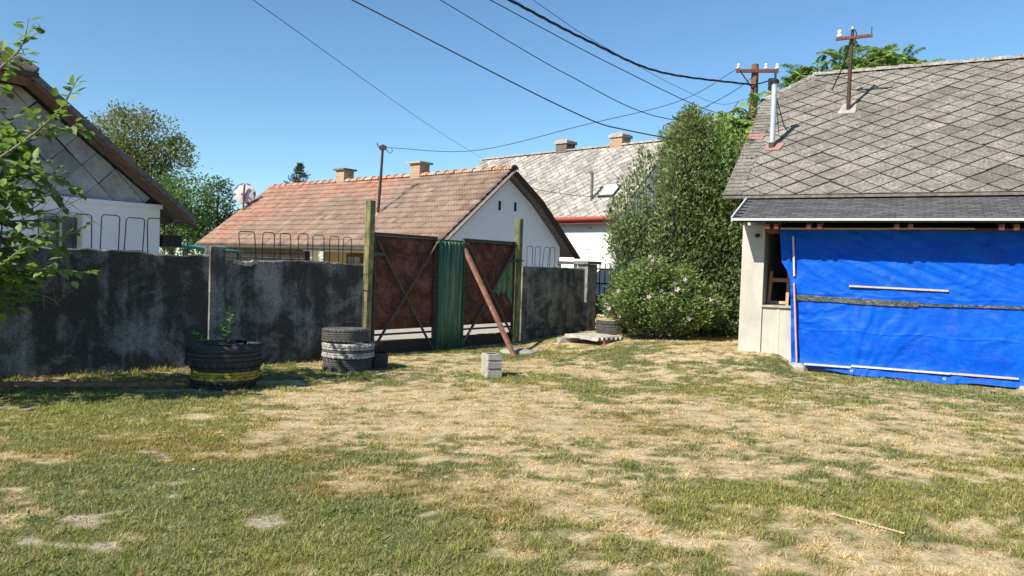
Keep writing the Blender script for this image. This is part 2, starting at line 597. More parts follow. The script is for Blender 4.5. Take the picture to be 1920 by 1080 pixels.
m.bump(f, 0.5, 0.015)
M['post'] = m.m

# rubber
def rubber(name, c, var=0.35, rough=0.7):
    m = Mat(name, rough, 0.4)
    p = m.pos()
    n = m.noise(p, 13, 6, 0.65)
    m.base(m.ramp(n, [(0.35, c), (0.75, tuple(min(1, v * (1 + var) + 0.02) for v in c))]))
    m.bump(m.noise(p, 80, 3), 0.25, 0.006)
    return m.m
M['rubber'] = rubber('tyre_rubber', (0.016, 0.017, 0.019))
M['rubber_dusty'] = rubber('dusty_tyre_rubber', (0.055, 0.053, 0.05), 0.9, 0.9)
def chipped(name, c, under):
    m = Mat(name, 0.75, 0.3)
    p = m.pos()
    n = m.noise(p, 26, 6, 0.75)
    m.base(m.ramp(n, [(0.40, under), (0.50, tuple(v * 0.7 for v in c)), (0.66, c)]))
    return m.m
M['tyre_white'] = chipped('chipped_white_paint', (0.56, 0.53, 0.48), (0.11, 0.10, 0.09))
M['tyre_cream'] = chipped('chipped_cream_paint', (0.62, 0.52, 0.26), (0.2, 0.18, 0.12))
M['tyre_yellow'] = chipped('chipped_yellow_paint', (0.50, 0.38, 0.05), (0.07, 0.06, 0.035))

# tarpaulin
m = Mat('blue_tarpaulin', 0.45, 0.12)
p = m.objpos()
w = m.noise(m.objpos((1, 1, 6)), 14, 4, 0.6)
w2 = m.noise(p, 2.3, 6, 0.7, 0.8)
tc_ = m.ramp(w2, [(0.3, (0.0, 0.062, 0.46)), (0.7, (0.001, 0.102, 0.60))])
tc_ = m.mix(m.ramp(m.noise(m.objpos((1, 1, 2.2)), 3.4, 7, 0.75, 0.6), [(0.52, 0.0), (0.72, 0.22)]), tc_, (0.10, 0.20, 0.52))
m.base(tc_)
m.bump(m.mix(0.5, w, m.noise(m.objpos((6, 1, 1)), 16, 3, 0.6)), 0.5, 0.02)
M['tarp'] = m.m
m = Mat('dark_plastic_strip', 0.22, 0.5)
n = m.noise(m.objpos((1, 1, 2.5)), 22, 5, 0.7, 1.0)
m.base(m.ramp(n, [(0.38, (0.03, 0.035, 0.03)), (0.6, (0.16, 0.17, 0.15)), (0.7, (0.45, 0.46, 0.44))]))
m.bump(n, 0.9, 0.04)
M['strip'] = m.m

# ground
m = Mat('dry_lawn_soil', 0.98, 0.1)
p = m.pos()
f = m.noise(p, 28, 6, 0.75)
f2 = m.noise(p, 140, 3, 0.7)
c = m.mix(1.0, m.attr(), m.ramp(f, [(0.3, 0.55), (0.7, 1.4)]), 'MULTIPLY')
c = m.mix(1.0, c, m.ramp(f2, [(0.3, 0.65), (0.7, 1.35)]), 'MULTIPLY')
m.base(c)
m.bump(m.mix(0.5, f, f2), 0.8, 0.03)
M['ground'] = m.m
m = Mat('grass_blades', 0.7, 0.2)
m.base(m.attr())
tr = m.node('ShaderNodeBsdfTranslucent')
m.link(m.mix(1.0, m.attr(), (1.2, 1.2, 0.8), 'MULTIPLY'), tr.inputs[0])
mx = m.node('ShaderNodeMixShader')
mx.inputs[0].default_value = 0.42
m.link(m.b.outputs[0], mx.inputs[1]); m.link(tr.outputs[0], mx.inputs[2])
m.link(mx.outputs[0], m.t.nodes['Material Output'].inputs[0])
M['grass'] = m.m
M['road'] = simple('pale_road', (0.36, 0.335, 0.29), 0.9, 0.15, 5, bump=0.3)
M['leaf'] = leaf_mat('foliage', 'attr')
M['leaf_obj'] = leaf_mat('large_leaf', 'obj', 0.4)
M['petal'] = leaf_mat('pink_petal', 'obj', 0.3)

# ------------------------------------------------------------------ ground
def lawn_mix(x, y):
    """returns weights green, straw, olive, bare of the dry lawn at x, y"""
    n1 = fbm(x * 0.55 + 3, y * 0.75 + 1, 21, 4)
    n2 = fbm(x * 2.2, y * 3.0, 31, 4)
    n3 = fbm(x * 7, y * 9, 41, 3)
    wx, wy = x + (fbm(x * 1.6, y * 1.6, 51, 3) - 0.5) * 1.1, y + (fbm(x * 1.6, y * 1.6, 61, 3) - 0.5) * 1.1
    def spots(lst):
        t = np.zeros_like(x)
        for cx, cy, sx, sy, a in lst:
            t = t + a * np.exp(-(((wx - cx) / sx) ** 2 + ((wy - cy) / sy) ** 2))
        return t
    n4 = fbm(x * 17, y * 20, 45, 3)
    straw = 0.515 + (n1 - 0.5) * 0.9 + (n2 - 0.5) * 1.1 + (n3 - 0.5) * 1.0 + (n4 - 0.5) * 0.9
    straw = straw + spots([(0.24, 6.9, 0.9, 0.9, .35), (-0.07, 5.3, 0.6, 0.5, .25), (0.62, 4.2, 0.35, 0.35, .5), (0.8, 3.7, 0.5, 0.25, .45),
                           (-1.2, 6.8, 1.2, 0.9, .25), (1.45, 5.6, 0.7, 0.35, .5), (2.6, 7.4, 2.2, 0.9, .22), (1.5, 3.6, 0.7, 0.35, .3), (3.2, 6.3, 1.2, 0.7, .12),
                           (0.4, 10.3, 2.0, 0.9, .25), (2.6, 11.3, 1.0, 0.6, .3), (-0.6, 7.9, 1.6, 0.6, .2)])
    straw = straw - spots([(-3.6, 5.9, 1.2, 0.6, .3), (-2.6, 4.6, 0.8, 0.7, .3), (-1.2, 3.6, 1.0, 0.5, .55), (-0.5, 3.4, 0.8, 0.4, .45), (-1.7, 4.7, 0.8, 0.5, .35),
                           (2.0, 4.8, 0.9, 0.5, .25), (2.8, 5.2, 1.0, 0.6, .2), (5.0, 10.6, 2.5, 0.9, .5), (-2.6, 9.2, 1.4, 0.7, .5), (4.6, 8.4, 2.0, 0.7, .2), (-4.5, 7.3, 1.5, 0.6, .5),
                           (1.5, 9.5, 1.5, 0.7, .25), (0.1, 11.8, 1.5, 0.8, .45)])
    olive = spots([(1.3, 6.6, 0.75, 0.5, 1.1), (-0.6, 4.6, 0.9, 0.55, .75), (-1.8, 5.6, 1.3, 0.6, .7), (-3.0, 5.2, .8, .3, .6), (0.0, 4.35, 0.5, 0.3, .6)]) + (n2 - 0.5) * 0.9 + (n3 - .5) * .5
    bare = spots([(-2.1, 4.5, 0.2, 0.12, 1.3), (-2.05, 4.10, 0.22, 0.10, 1.1), (-2.5, 5.05, 0.2, 0.14, 0.8), (-1.95, 3.58, 0.13, 0.08, 1.3), (-2.35, 3.78, 0.12, 0.12, .6),
                  (-1.68, 4.0, 0.12, 0.07, 0.9), (-1.22, 4.0, 0.14, 0.09, 0.8), (-4.35, 6.63, 0.35, 0.09, 1.4), (-3.5, 7.7, 0.4, 0.16, 0.9)]) + (n3 - 0.5) * 1.3 + (n4 - .5) * .7
    straw = sstep(0.28, 0.72, straw)
    olive = sstep(0.3, 0.75, olive)
    bare = sstep(0.45, 0.75, bare)
    return straw, olive, bare, n1, n3

GREEN = np.array([0.225, 0.265, 0.078]); GREEN2 = np.array([0.125, 0.185, 0.072]); YGREEN = np.array([0.40, 0.365, 0.09])
STRAW = np.array([0.72, 0.58, 0.36]); STRAW2 = np.array([0.53, 0.41, 0.225]); OLIVE = np.array([0.34, 0.245, 0.065]); BARE = np.array([0.45, 0.38, 0.28])

def lawn_color(x, y):
    s, o, b, n1, n3 = lawn_mix(x, y)
    g = GREEN[None] * (1 - n1[:, None]) * 1.0 + GREEN2[None] * n1[:, None]
    yl = sstep(0.35, 0.7, fbm(x * 1.1, y * 1.1, 71, 3))[:, None] * 0.6
    g = g * (1 - yl) + YGREEN * yl
    st = STRAW2 + (STRAW - STRAW2) * sstep(0.3, 0.7, n3)[:, None]
    c = g * (1 - s[:, None]) + st * s[:, None]
    o = (o * (1 - 0.7 * s))[:, None]
    c = c * (1 - o) + OLIVE * o
    return c, s, b

def graded(a, b, fine, lo, hi):
    xs = list(np.arange(a, b + 1e-6, fine))
    st, x = fine, b
    while x < hi:
        st *= 1.35; x += st; xs.append(x)
    st, x = fine, a
    while x > lo:
        st *= 1.35; x -= st; xs.insert(0, x)
    return np.array(xs)
gx = graded(-8, 8.5, 0.06, -900, 900)
gy = graded(2.0, 16.5, 0.06, -400, 1200)
X, Y = np.meshgrid(gx, gy)
X, Y = X.ravel(), Y.ravel()
nx, ny = len(gx), len(gy)
ii, jj = np.meshgrid(np.arange(nx - 1), np.arange(ny - 1))
q = (jj * nx + ii).ravel()
F = np.stack([q, q + 1, q + nx + 1, q + nx], 1)
C_, S_, B_ = lawn_color(X, Y)
gc = C_ * (0.42 + 0.38 * S_[:, None]) + BARE * 0.08
gc = gc * (1 - B_[:, None]) + BARE * B_[:, None]
o = fast_mesh('ground', np.stack([X, Y, ground_z(X, Y)], 1), F, gc, M['ground'], smooth=True)
tag(o, kind='structure')

# road behind the fence, parallel to the wall line
fd = Vector((0.7498, 0.6616, 0)); fn_ = Vector((-0.6616, 0.7498, 0))
a0 = Vector((-2.19, 10.74, 0))
b = MB()
rp = []
for s_ in (-30, -8, 14, 60):
    rp.append((a0 + fd * s_ + fn_ * 1.7, a0 + fd * s_ + fn_ * 5.4))
vv, ff = [], []
for i, (p0, p1) in enumerate(rp):
    vv += [(p0.x, p0.y, 0.045), (p1.x, p1.y, 0.045), (p0.x, p0.y, -0.1), (p1.x, p1.y, -0.1)]
    if i:
        k = (i - 1) * 4
        ff += [(k, k + 4, k + 5, k + 1), (k, k + 2, k + 6, k + 4), (k + 1, k + 5, k + 7, k + 3)]
b.add(vv, ff)
tag(b.build('road', M['road']), kind='structure')

# ------------------------------------------------------------------ concrete fence
def wall_run(b, x0, x1, y0, y1, zb, zt, jit=0.012, seed=1, step=0.08, zfun=None):
    n = max(2, int((x1 - x0) / step))
    rr = random.Random(seed)
    v, f = [], []
    for i in range(n + 1):
        x = x0 + (x1 - x0) * i / n
        t = zt + rr.uniform(-jit, jit) + (zfun(x) if zfun else 0)
        bl = 0.012 + rr.uniform(0, 0.012)
        v += [(x, y0, zb), (x, y0, t - bl), (x, y0 + bl, t), (x, y1 - bl, t), (x, y1, t - bl), (x, y1, zb)]
        if i:
            k = (i - 1) * 6
            for j in range(5):
                f.append((k + j, k + 6 + j, k + 7 + j, k + 1 + j))
    f.append(tuple(range(6)))
    f.append(tuple(n * 6 + j for j in range(6))[::-1])
    b.add(v, f)

def hoop(parent, x0, x1, zb, zt, lean=0.0, y=0.06):
    b = MB()
    r = 0.03
    pts = [(x0 + lean * 0, y, zb), (x0 + lean, y, zt - r), (x0 + lean + r * .4, y, zt - r * .3), (x0 + lean + r, y, zt),
           (x1 + lean - r, y, zt), (x1 + lean - r * .4, y, zt - r * .3), (x1 + lean, y, zt - r), (x1, y, zb)]
    b.tube(pts, 0.0062, 6)
    return b.build('hoop', M['iron'], parent, smooth=True)

FR = math.atan2(0.6616, 0.7498)
fence = empty('concrete_fence', (-5.42, 7.89, 0), FR, 'long black-stained concrete yard wall with a pillar and iron hoops, left of the gate', 'wall')
b = MB(); wall_run(b, -5.0, 2.17, 0, 0.13, -0.15, 1.43, 0.012, seed=2, zfun=lambda x: .018 * math.sin(x * 2.3) + .012 * math.sin(x * 5.9 + 1)); b.build('wall_section', M['wall_dark'], fence)
b = MB(); wall_run(b, 2.33, 4.36, 0.01, 0.13, -0.15, 1.375, 0.014, 3, zfun=lambda x: .012 * math.sin(x * 4.1) -0.045 * math.exp(-((x - 2.62) / 0.14) ** 2)); b.build('wall_section', M['wall_dark'], fence)
b = MB(); wall_run(b, 2.16, 2.34, -0.06, 0.17, -0.15, 1.54, 0.006, 4, 0.06); b.build('pillar', M['pillar'], fence)
b = MB()
for k in range(7):
    x = 2.5 + k * 0.042
    rr = random.Random(k)
    b.obox((x, 0.03 + rr.uniform(-.01, .01), 1.338 - 0.02 * math.sin(k / 6 * 3.1) + rr.uniform(-.008, .008)), (1, rr.uniform(-.3, .3), rr.uniform(-.3, .3)), (0, 1, rr.uniform(-.2, .2)), (0.1, 0, 1), 0.07, 0.075, 0.05)
b.build('broken_edge', M['concrete'], fence)
for x0, x1, zt, ln in ((-1.3, -1.12, 1.8, 0), (-.75, -.56, 1.82, 0), (-.2, .0, 1.81, .01), (0.34, 0.52, 1.81, 0), (0.68, 0.86, 1.83, 0), (0.95, 1.14, 1.84, .01), (1.20, 1.40, 1.825, .02), (1.46, 1.65, 1.835, -.01), (1.74, 1.92, 1.82, 0)):
    hoop(fence, x0, x1, 1.38, zt, ln)
for x0, x1, zt, ln in ((2.58, 2.79, 1.74, -.03), (2.87, 3.03, 1.745, 0), (3.12, 3.27, 1.745, -.012), (3.37, 3.51, 1.755, 0), (3.59, 3.76, 1.745, -.01), (3.84, 3.98, 1.745, 0), (4.05, 4.18, 1.74, 0)):
    hoop(fence, x0, x1, 1.33, zt, ln)

RR = math.atan2(0.6713, 0.7411)
fence2 = empty('concrete_fence', (0.22, 13.85, 0), RR, 'short grey weathered concrete wall right of the gate, running back to a capped pillar', 'wall')
b = MB(); wall_run(b, 0.0, 1.66, 0, 0.13, -0.1, 1.415, 0.006, 12); b.build('wall_section', M['wall_right'], fence2)
b = MB(); wall_run(b, 0.0, 1.655, -0.05, 0.0, -0.1, 0.24, 0.02, 13); b.build('plinth', M['wall_dark'], fence2)
b = MB(); b.box(1.66, 1.94, -0.08, 0.2, -0.1, 1.5); b.build('pillar', M['pillar'], fence2)
b = MB(); b.box(1.6, 2.0, -0.14, 0.26, 1.503, 1.56); b.build('pillar_cap', M['pillar'], fence2)
for x0, x1, ln in ((0.11, 0.25, 0), (0.32, 0.45, 0), (0.52, 0.66, .04), (0.72, 0.85, 0)):
    hoop(fence2, x0, x1, 1.39, 1.795, ln)
hoop(fence2, 1.66, 1.82, 1.55, 1.80, .07)

# ------------------------------------------------------------------ gate
GR = math.atan2(0.7624, 0.6471)
GO = Vector((-2.15, 11.07, 0)); GD = Vector((0.6471, 0.7624, 0))
def gate_post(s, top, label, grp, lean):
    p = GO + GD * s
    e = empty('gate_post', (p.x, p.y, gz(p.x, p.y)), GR - 0.15, label, 'post', grp)
    b = MB()
    w, c = 0.062, 0.024
    prof = [(-w, -w + c), (-w + c, -w), (w - c, -w), (w, -w + c), (w, -0.02), (w - .022, 0), (w, 0.02), (w, w - c), (w - c, w), (-w + c, w), (-w, w - c), (-w, .02), (-w + .022, 0), (-w, -.02)]
    n = 9
    v = []
    for i in range(n + 1):
        z = -0.1 + (top + 0.1) * i / n
        for x, y in prof:
            v.append((x + lean * z + random.uniform(-.002, .002), y + random.uniform(-.002, .002), z))
    m_ = len(prof)
    f = [(i * m_ + k, i * m_ + (k + 1) % m_, (i + 1) * m_ + (k + 1) % m_, (i + 1) * m_ + k) for i in range(n) for k in range(m_)]
    f += [tuple(range(m_))[::-1], tuple(n * m_ + k for k in range(m_))]
    b.add(v, f)
    b.build('shaft', M['post'], e)
    return e
e = gate_post(-0.01, 2.31, 'tall lichened green concrete post at the left end of the gate, behind the tyre stack', 'gate posts', 0.012)
b = MB()
b.tube([(-.09, -.07, 1.0), (-.09, -.07, .25)], .006, 5); b.tube([(-.09, -.07, .55), (-.16, -.07, .53), (-.18, -.07, .2)], .006, 5); b.tube([(-.16, -.09, .98), (-.02, -.09, .97)], .009, 5)
b.build('wire_tie', M['iron'], e)
e2 = gate_post(3.47, 2.27, 'lichened yellow green concrete post at the right end of the gate', 'gate posts', 0.0)
b = MB(); b.tube([(-.1, -.085, 1.52), (.07, -.085, 1.5)], .011, 6); b.build('hinge_pin', M['iron'], e2)
b = MB()
pts = [(-.02 - k * .05, -.08, 1.22 - .006 * k - .002 * math.sin(k)) for k in range(10)]
b.tube(pts, .006, 5)
b.build('rusty_bar', M['iron_red'], e)

def leaf_frame(parent, s0, s1):
    b = MB()
    t = .022
    b.box(s0, s0 + .04, -t, t, .02, 1.80)
    b.box(s1 - .04, s1, -t, t, .02, 1.80)
    b.box(s0, s1, -t - .004, t + .004, 1.80, 1.845)
    b.box(s0 + .04, s1 - .04, -.016, .016, .285, .315)
    b.box(s0, s1, -t - .004, t + .004, -.015, .02)
    return b.build('frame', M['iron_dark'], parent)
LG = empty('gate_leaf', (GO.x, GO.y, gz(-1.5, 11.8) - 0.0), GR, 'left gate leaf of dark rusted sheet with full cross brace, beside the tyre stack', 'gate', 'leaves of the yard gate')
leaf_frame(LG, .1, 1.39)
def dented_sheet(parent, s0, s1, z0, z1, mat, y, name='sheet', seed=0):
    b = MB()
    nx_, nz_ = 14, 16
    v = []
    for j in range(nz_ + 1):
        for i in range(nx_ + 1):
            s = s0 + (s1 - s0) * i / nx_; z = z0 + (z1 - z0) * j / nz_
            v.append((s, y + .012 * (float(fbm(np.array([s * 3 + seed]), np.array([z * 3]), 9, 2)[0]) - .5), z))
    f = [(j * (nx_ + 1) + i, j * (nx_ + 1) + i + 1, (j + 1) * (nx_ + 1) + i + 1, (j + 1) * (nx_ + 1) + i) for j in range(nz_) for i in range(nx_)]
    b.add(v, f)
    o = b.build(name, mat, parent, smooth=True)
    sd = o.modifiers.new('thickness', 'SOLIDIFY'); sd.thickness = .004
    return o
dented_sheet(LG, .142, 1.348, .37, 1.798, M['rust'], .014)
b = MB(); wall_run(b, .142, 1.348, -.012, .012, .022, .20, .006, 31, .1); b.build('bottom_board', M['wood_dark'], LG)
def brace(parent, p0, p1, mat, y, nm='brace'):
    b = MB(); b.beam((p0[0], y, p0[1]), (p1[0], y, p1[1]), .02, .045, (0, 1, 0)); return b.build(nm, mat, parent)
brace(LG, (.13, 1.72), (1.33, .03), M['brace'], -.034)
brace(LG, (1.36, 1.76), (.13, .14), M['brace'], -.058)
b = MB(); b.box(.05, .27, -.075, -.055, 1.49, 1.545); b.build('hinge_strap', M['green_metal'], LG)
RG = empty('gate_leaf', (GO.x, GO.y, gz(-.3, 13.2) - 0.0), GR, 'right gate leaf of rusted sheet with green corrugated strip and peeling green corner', 'gate', 'leaves of the yard gate')
leaf_frame(RG, 2.0, 3.37)
dented_sheet(RG, 2.042, 3.328, .37, 1.798, M['rust_worn'], .014, seed=5)
b = MB(); wall_run(b, 2.042, 3.328, -.012, .012, .022, .20, .006, 32, .1); b.build('bottom_board', M['wood_dark'], RG)
brace(RG, (3.31, 1.66), (2.03, .05), M['brace'], -.034)
brace(RG, (2.05, 1.76), (3.32, .12), M['brace'], -.058)
b = MB()
poly = [(3.326, .66), (3.326, 1.56), (3.2, 1.42), (3.04, 1.24), (2.84, 1.02), (2.80, .9), (2.88, .93), (2.95, .86), (3.02, .96), (3.10, .90), (3.17, .98), (3.22, .80), (3.27, .78)]
b.prism(poly, lambda a, c, t: (a, t, c), -.004, .0)
b.build('green_corner', M['green_paint'], RG)
b = MB()
n = 60
v, f = [], []
for i in range(n + 1):
    s = 1.40 + .60 * i / n
    yy = -.05 + .014 * math.sin(2 * math.pi * i / n * 7.5)
    for z in (-.01, .5, 1.1, 1.77):
        v.append((s, yy + (.006 if z > 1 else 0) * math.sin(i), z))
    if i:
        k = (i - 1) * 4
        f += [(k + j, k + 4 + j, k + 5 + j, k + 1 + j) for j in range(3)]
b.add(v, f)
cs = b.build('corrugated_strip', M['corrugated'], RG, smooth=80)
sd = cs.modifiers.new('thickness', 'SOLIDIFY'); sd.thickness = .003
b = MB(); b.box(1.385, 1.42, -.075, -.02, -.01, 1.79); b.box(1.97, 2.005, -.075, -.026, -.01, 1.80); b.box(1.42, 1.97, -.035, -.02, 1.772, 1.80); b.build('strip_frame', M['green_metal'], RG)
b = MB(); b.tube([(2.02, -.09, .98), (2.09, -.10, 1.05), (2.15, -.1, 1.05)], .012, 6); b.box(2.0, 2.05, -.09, -.07, .92, 1.02); b.build('handle', M['iron'], RG)
b = MB(); b.box(3.22, 3.46, -.075, -.055, 1.47, 1.52); b.build('hinge_strap', M['green_metal'], RG)

# prop and things on the ground by the gate
b = MB(); p0 = Vector((0.08, 11.62, gz(.08, 11.62) - .02)); p1 = Vector((-0.86, 12.60, 1.74))
b.beam(p0, p1, .05, .068)
tag(b.build('prop_beam', M['prop']), 'red-brown beam propped slantwise against the right gate leaf', 'beam')
b = MB()
prof = [(0.001, .045), (.18, .045), (.26, .035), (.29, .01), (.29, -.05), (.001, -.05)]
b.lathe(prof, 28, closed=False)
o = b.build('concrete_disc', M['concrete'], smooth=True, loc=(.12, 12.1, gz(.12, 12.1)))
tag(o, 'round flat concrete slab on the grass under the foot of the prop beam', 'slab')

blk = empty('concrete_block', (-0.18, 9.36, gz(-.18, 9.36)), R(24), 'small pale hollow concrete block standing on the lawn in front of the gate', 'block')
b = MB()
H, Wd, Dp = .285, .19, .24
prof = [(0.0, .0), (0.0, .085), (.028, .09), (.028, .105), (-.006, .112), (-.006, .19), (.028, .197), (.028, .212), (.0, .218), (0.0, H), (Dp, H), (Dp, 0)]
b.prism(prof, lambda a, c, t: (t + random.uniform(-.002, .002), a, c + random.uniform(-.002, .002)), -Wd / 2, Wd / 2)
b.build('ribbed_body', M['concrete'], blk)
b = MB(); b.box(-.06, .06, .07, .17, H - .0, H + .001); b.build('core_hole', M['dark'], blk)

# ------------------------------------------------------------------ tyres
def tyre(name, loc, Rd, W, label, style, tilt=(0, 0), group=None, grooves=4, cat='tyre', fat=0.0):
    ri = Rd * .60
    h = W / 2
    prof = [(ri, -h * .62), (ri + .02, -h * .80), (Rd * .80, -h * (1.0 + fat)), (Rd * .93, -h * (.96 + fat)), (Rd * .985, -h * .80)]
    mats = [0] * (len(prof) - 1)
    tread = np.linspace(-h * .72, h * .72, grooves * 2 + 1)
    gs = h * .05
    for i in range(grooves + 1):
        z0 = -h * .78 + i * (h * 1.56) / (grooves + 1) + gs
        z1 = -h * .78 + (i + 1) * (h * 1.56) / (grooves + 1) - gs
        e_ = 1 - abs((z0 + z1) / 2) / h * .012
        prof += [(Rd * e_, z0), (Rd * e_, z1)]
        mats += [2 if i else 2, 1 + 0]
        if i < grooves:
            prof += [(Rd * .955, z1 + .001), (Rd * .955, z1 + 2 * gs - .001)]
            mats += [0, 0]
    prof += [(Rd * .985, h * .80), (Rd * .93, h * (.96 + fat)), (Rd * .80, h * (1.0 + fat)), (ri + .02, h * .80), (ri, h * .62), (ri + .035, h * .55), (Rd * .90, h * .6), (Rd * .90, -h * .6), (ri + .035, -h * .55)]
    n = len(prof)
    # material: sidewall 0, painted 1, tread 2
    mm = []
    for i in range(n):
        r_, z_ = prof[i]; r2, z2 = prof[(i + 1) % n]
        zc = (z_ + z2) / 2 / h; outer = min(r_, r2) > Rd * .79 and i < n - 4
        k = 0
        if style == 'white' and outer and (abs(zc) > .30):
            k = 1
        if style == 'white' and outer and abs(zc) <= .30:
            k = 2
        if style == 'yellow' and min(r_, r2) > Rd * .95 and -.52 < zc < .46:
            k = 1
        if style == 'cream' and outer and zc > -.2:
            k = 1
        mm.append(k)
    e = empty(name, loc, random.uniform(0, 6), label, cat, group)
    e.rotation_euler.x, e.rotation_euler.y = tilt
    b = MB(); b.lathe(prof, 72, True, mm)
    paint = {'yellow': M['tyre_yellow'], 'cream': M['tyre_cream']}.get(style, M['tyre_white'])
    body = M['rubber'] if style in ('black', 'yellow') else M['rubber_dusty']
    b.build('casing', [body, paint, M['rubber_dusty']], e, smooth=30)
    # tread blocks: raised shoulder lugs, one joined part
    b = MB()
    nl = 64
    for k in range(nl):
        t = 2 * math.pi * (k + .5 * (k % 2)) / nl
        for sgn in (-1, 1):
            c = Vector((math.cos(t) * Rd * .992, math.sin(t) * Rd * .992, sgn * h * .70))
            b.obox(c, (math.cos(t), math.sin(t), 0), (-math.sin(t), math.cos(t), 0), (0, 0, 1), .016, 2 * math.pi * Rd / nl * .62, h * .26)
    o = b.build('shoulder_lugs', paint if style == 'white' else body, e)
    o['kind'] = 'stuff'
    return e
sx, sy = -2.12, 9.66
zz = gz(sx, sy)
tyre('tyre', (sx + .01, sy, zz + .08), .315, .165, 'dusty black tyre at the bottom of the three-tyre stack beside the gate', 'dusty', group='tyres stacked beside the gate')
tyre('tyre', (sx + .02, sy, zz + .258), .335, .195, 'tyre with white-painted shoulders, middle of the stack beside the gate', 'white', group='tyres stacked beside the gate')
tyre('tyre', (sx - .02, sy, zz + .448), .302, .18, 'dusty grey tyre tilted on top of the stack beside the gate', 'dusty', tilt=(R(-1.5), R(1.8)), group='tyres stacked beside the gate')
b = MB(); b.lathe([(.001, 0), (.14, 0), (.15, .22), (.135, .22), (.125, .02), (.001, .02)], 28, closed=False)
tag(b.build('rubber_tub', M['rubber'], smooth=40, loc=(sx + .36, sy + .2, gz(sx + .36, sy + .2) - .01)), 'black rubber tub half hidden behind the tyre stack by the gate', 'tub')
px_, py_ = -3.10, 8.06
zz = gz(px_, py_)
tyre('tyre', (px_, py_, zz - .02), .33, .17, 'black tyre sunk in the grass at the very bottom of the planter', 'black', group='tyres of the planter')
tyre('tyre', (px_ + .02, py_, zz + .148), .355, .20, 'black tyre with a chipped yellow band, under the planter tyre', 'yellow', group='tyres of the planter')
pt = tyre('tyre', (px_, py_, zz + .350), .392, .235, 'large glossy black tyre on top holding the leafy planter seedling', 'black', group='tyres of the planter', grooves=3, fat=.04)
b = MB(); b.lathe([(.001, .02), (.12, .03), (.3, .0), (.3, -.05), (.001, -.05)], 24, closed=False)
b.build('soil_fill', M['soil'], pt, smooth=True, loc=(0, 0, .0))
b = MB()
v = []
for k in range(7):
    a = k / 6 * 1.5 - .35
    v += [(.24 * math.cos(a), .24 * math.sin(a), .112 + .01 * (k % 2)), (.385 * math.cos(a + .05), .385 * math.sin(a + .05), .106)]
b.add(v + [(p[0], p[1], p[2] + .012) for p in v], [(2 * k, 2 * k + 1, 2 * k + 3, 2 * k + 2) for k in range(6)] + [(14 + 2 * k, 16 + 2 * k, 17 + 2 * k, 15 + 2 * k) for k in range(6)])
pc = b.build('peeled_rubber', M['rubber_dusty'], pt)
pc.rotation_euler.z = -pt.rotation_euler.z + .3
ty = tyre('tyre', (1.90, 13.95, gz(1.9, 13.95) + .09), .30, .18, 'grey tyre lying under the cream one beside the hibiscus', 'dusty', group='tyres beside the pink shrub')
tyre('tyre', (1.90, 13.95, gz(1.9, 13.95) + .265), .30, .175, 'cream painted tyre on top beside the hibiscus and the pillar', 'cream', group='tyres beside the pink shrub')

# ------------------------------------------------------------------ loose things on the lawn
b = MB()
b.beam((-5.9, 7.36, gz(-5.9, 7.36) + .03), (-3.55, 7.86, gz(-3.5, 7.86) + .03), .04, .05)
tag(b.build('plank', M['prop']), 'long thin brown plank lying on the grass along the foot of the left wall', 'plank')
b = MB()
prof_ = []
for k in range(6):
    x = -.33 + k * .11
    prof_ += [(x, .0), (x + .035, .0), (x + .05, .05), (x + .095, .05), (x + .11, .0)]
v, f = [], []
for i, (x, z) in enumerate(prof_):
    v += [(x, 0, z + .045), (x - .02, .42, z + .06), (x, .85, z + .04)]
    if i:
        k = 3 * (i - 1); f += [(k, k + 3, k + 4, k + 1), (k + 1, k + 4, k + 5, k + 2)]
b.add(v, f)
o = b.build('corrugated_sheet', M['concrete'], loc=(1.72, 12.75, gz(1.72, 12.75) + .0), rz=R(38))
o.modifiers.new('thickness', 'SOLIDIFY').thickness = .01
tag(o, 'pale grey corrugated sheet lying on the grass in front of the hibiscus', 'sheet')
for (x, y, sx_, sy_, sz, rz, lb) in ((1.05, 13.35, .42, .2, .07, .3, 'flat grey slab on the ground at the end of the right wall'), (1.62, 12.72, .16, .12, .07, .8, 'small broken brown brick on the grass beside the corrugated sheet')):
    b = MB()
    rr = random.Random(int(x * 100))
    v = [(sx_ * i * .5 * rr.uniform(.8, 1.1), sy_ * j * .5 * rr.uniform(.8, 1.1), z) for z in (-.03, sz) for i, j in ((-1, -1), (1, -1), (1, 1), (-1, 1))]
    b.add(v, [(0, 3, 2, 1), (4, 5, 6, 7), (0, 1, 5, 4), (1, 2, 6, 5), (2, 3, 7, 6), (3, 0, 4, 7)])
    br = 'brick' in lb
    tag(b.build('broken_brick' if br else 'slab', M['prop'] if br else M['concrete'], loc=(x, y, gz(x, y)), rz=rz), lb, 'brick' if br else 'slab')
b = MB(); b.beam((1.93, 4.35, gz(1.93, 4.35) + .012), (2.2, 4.05, gz(2.2, 4.05) + .012), .010, .008)
tag(b.build('stick', M['wood_lath']), 'thin pale stick lying on the lawn at the lower right', 'stick')
b = MB()
b.lathe([(.001, .008), (.008, .007), (.011, .0), (.001, -.005)], 10, closed=False)
tag(b.build('pebble', M['porcelain'], smooth=True, loc=(-2.02, 4.78, gz(-2.02, 4.78) + .02)), 'tiny white pebble on the grass beside the bare soil patch', 'pebble')
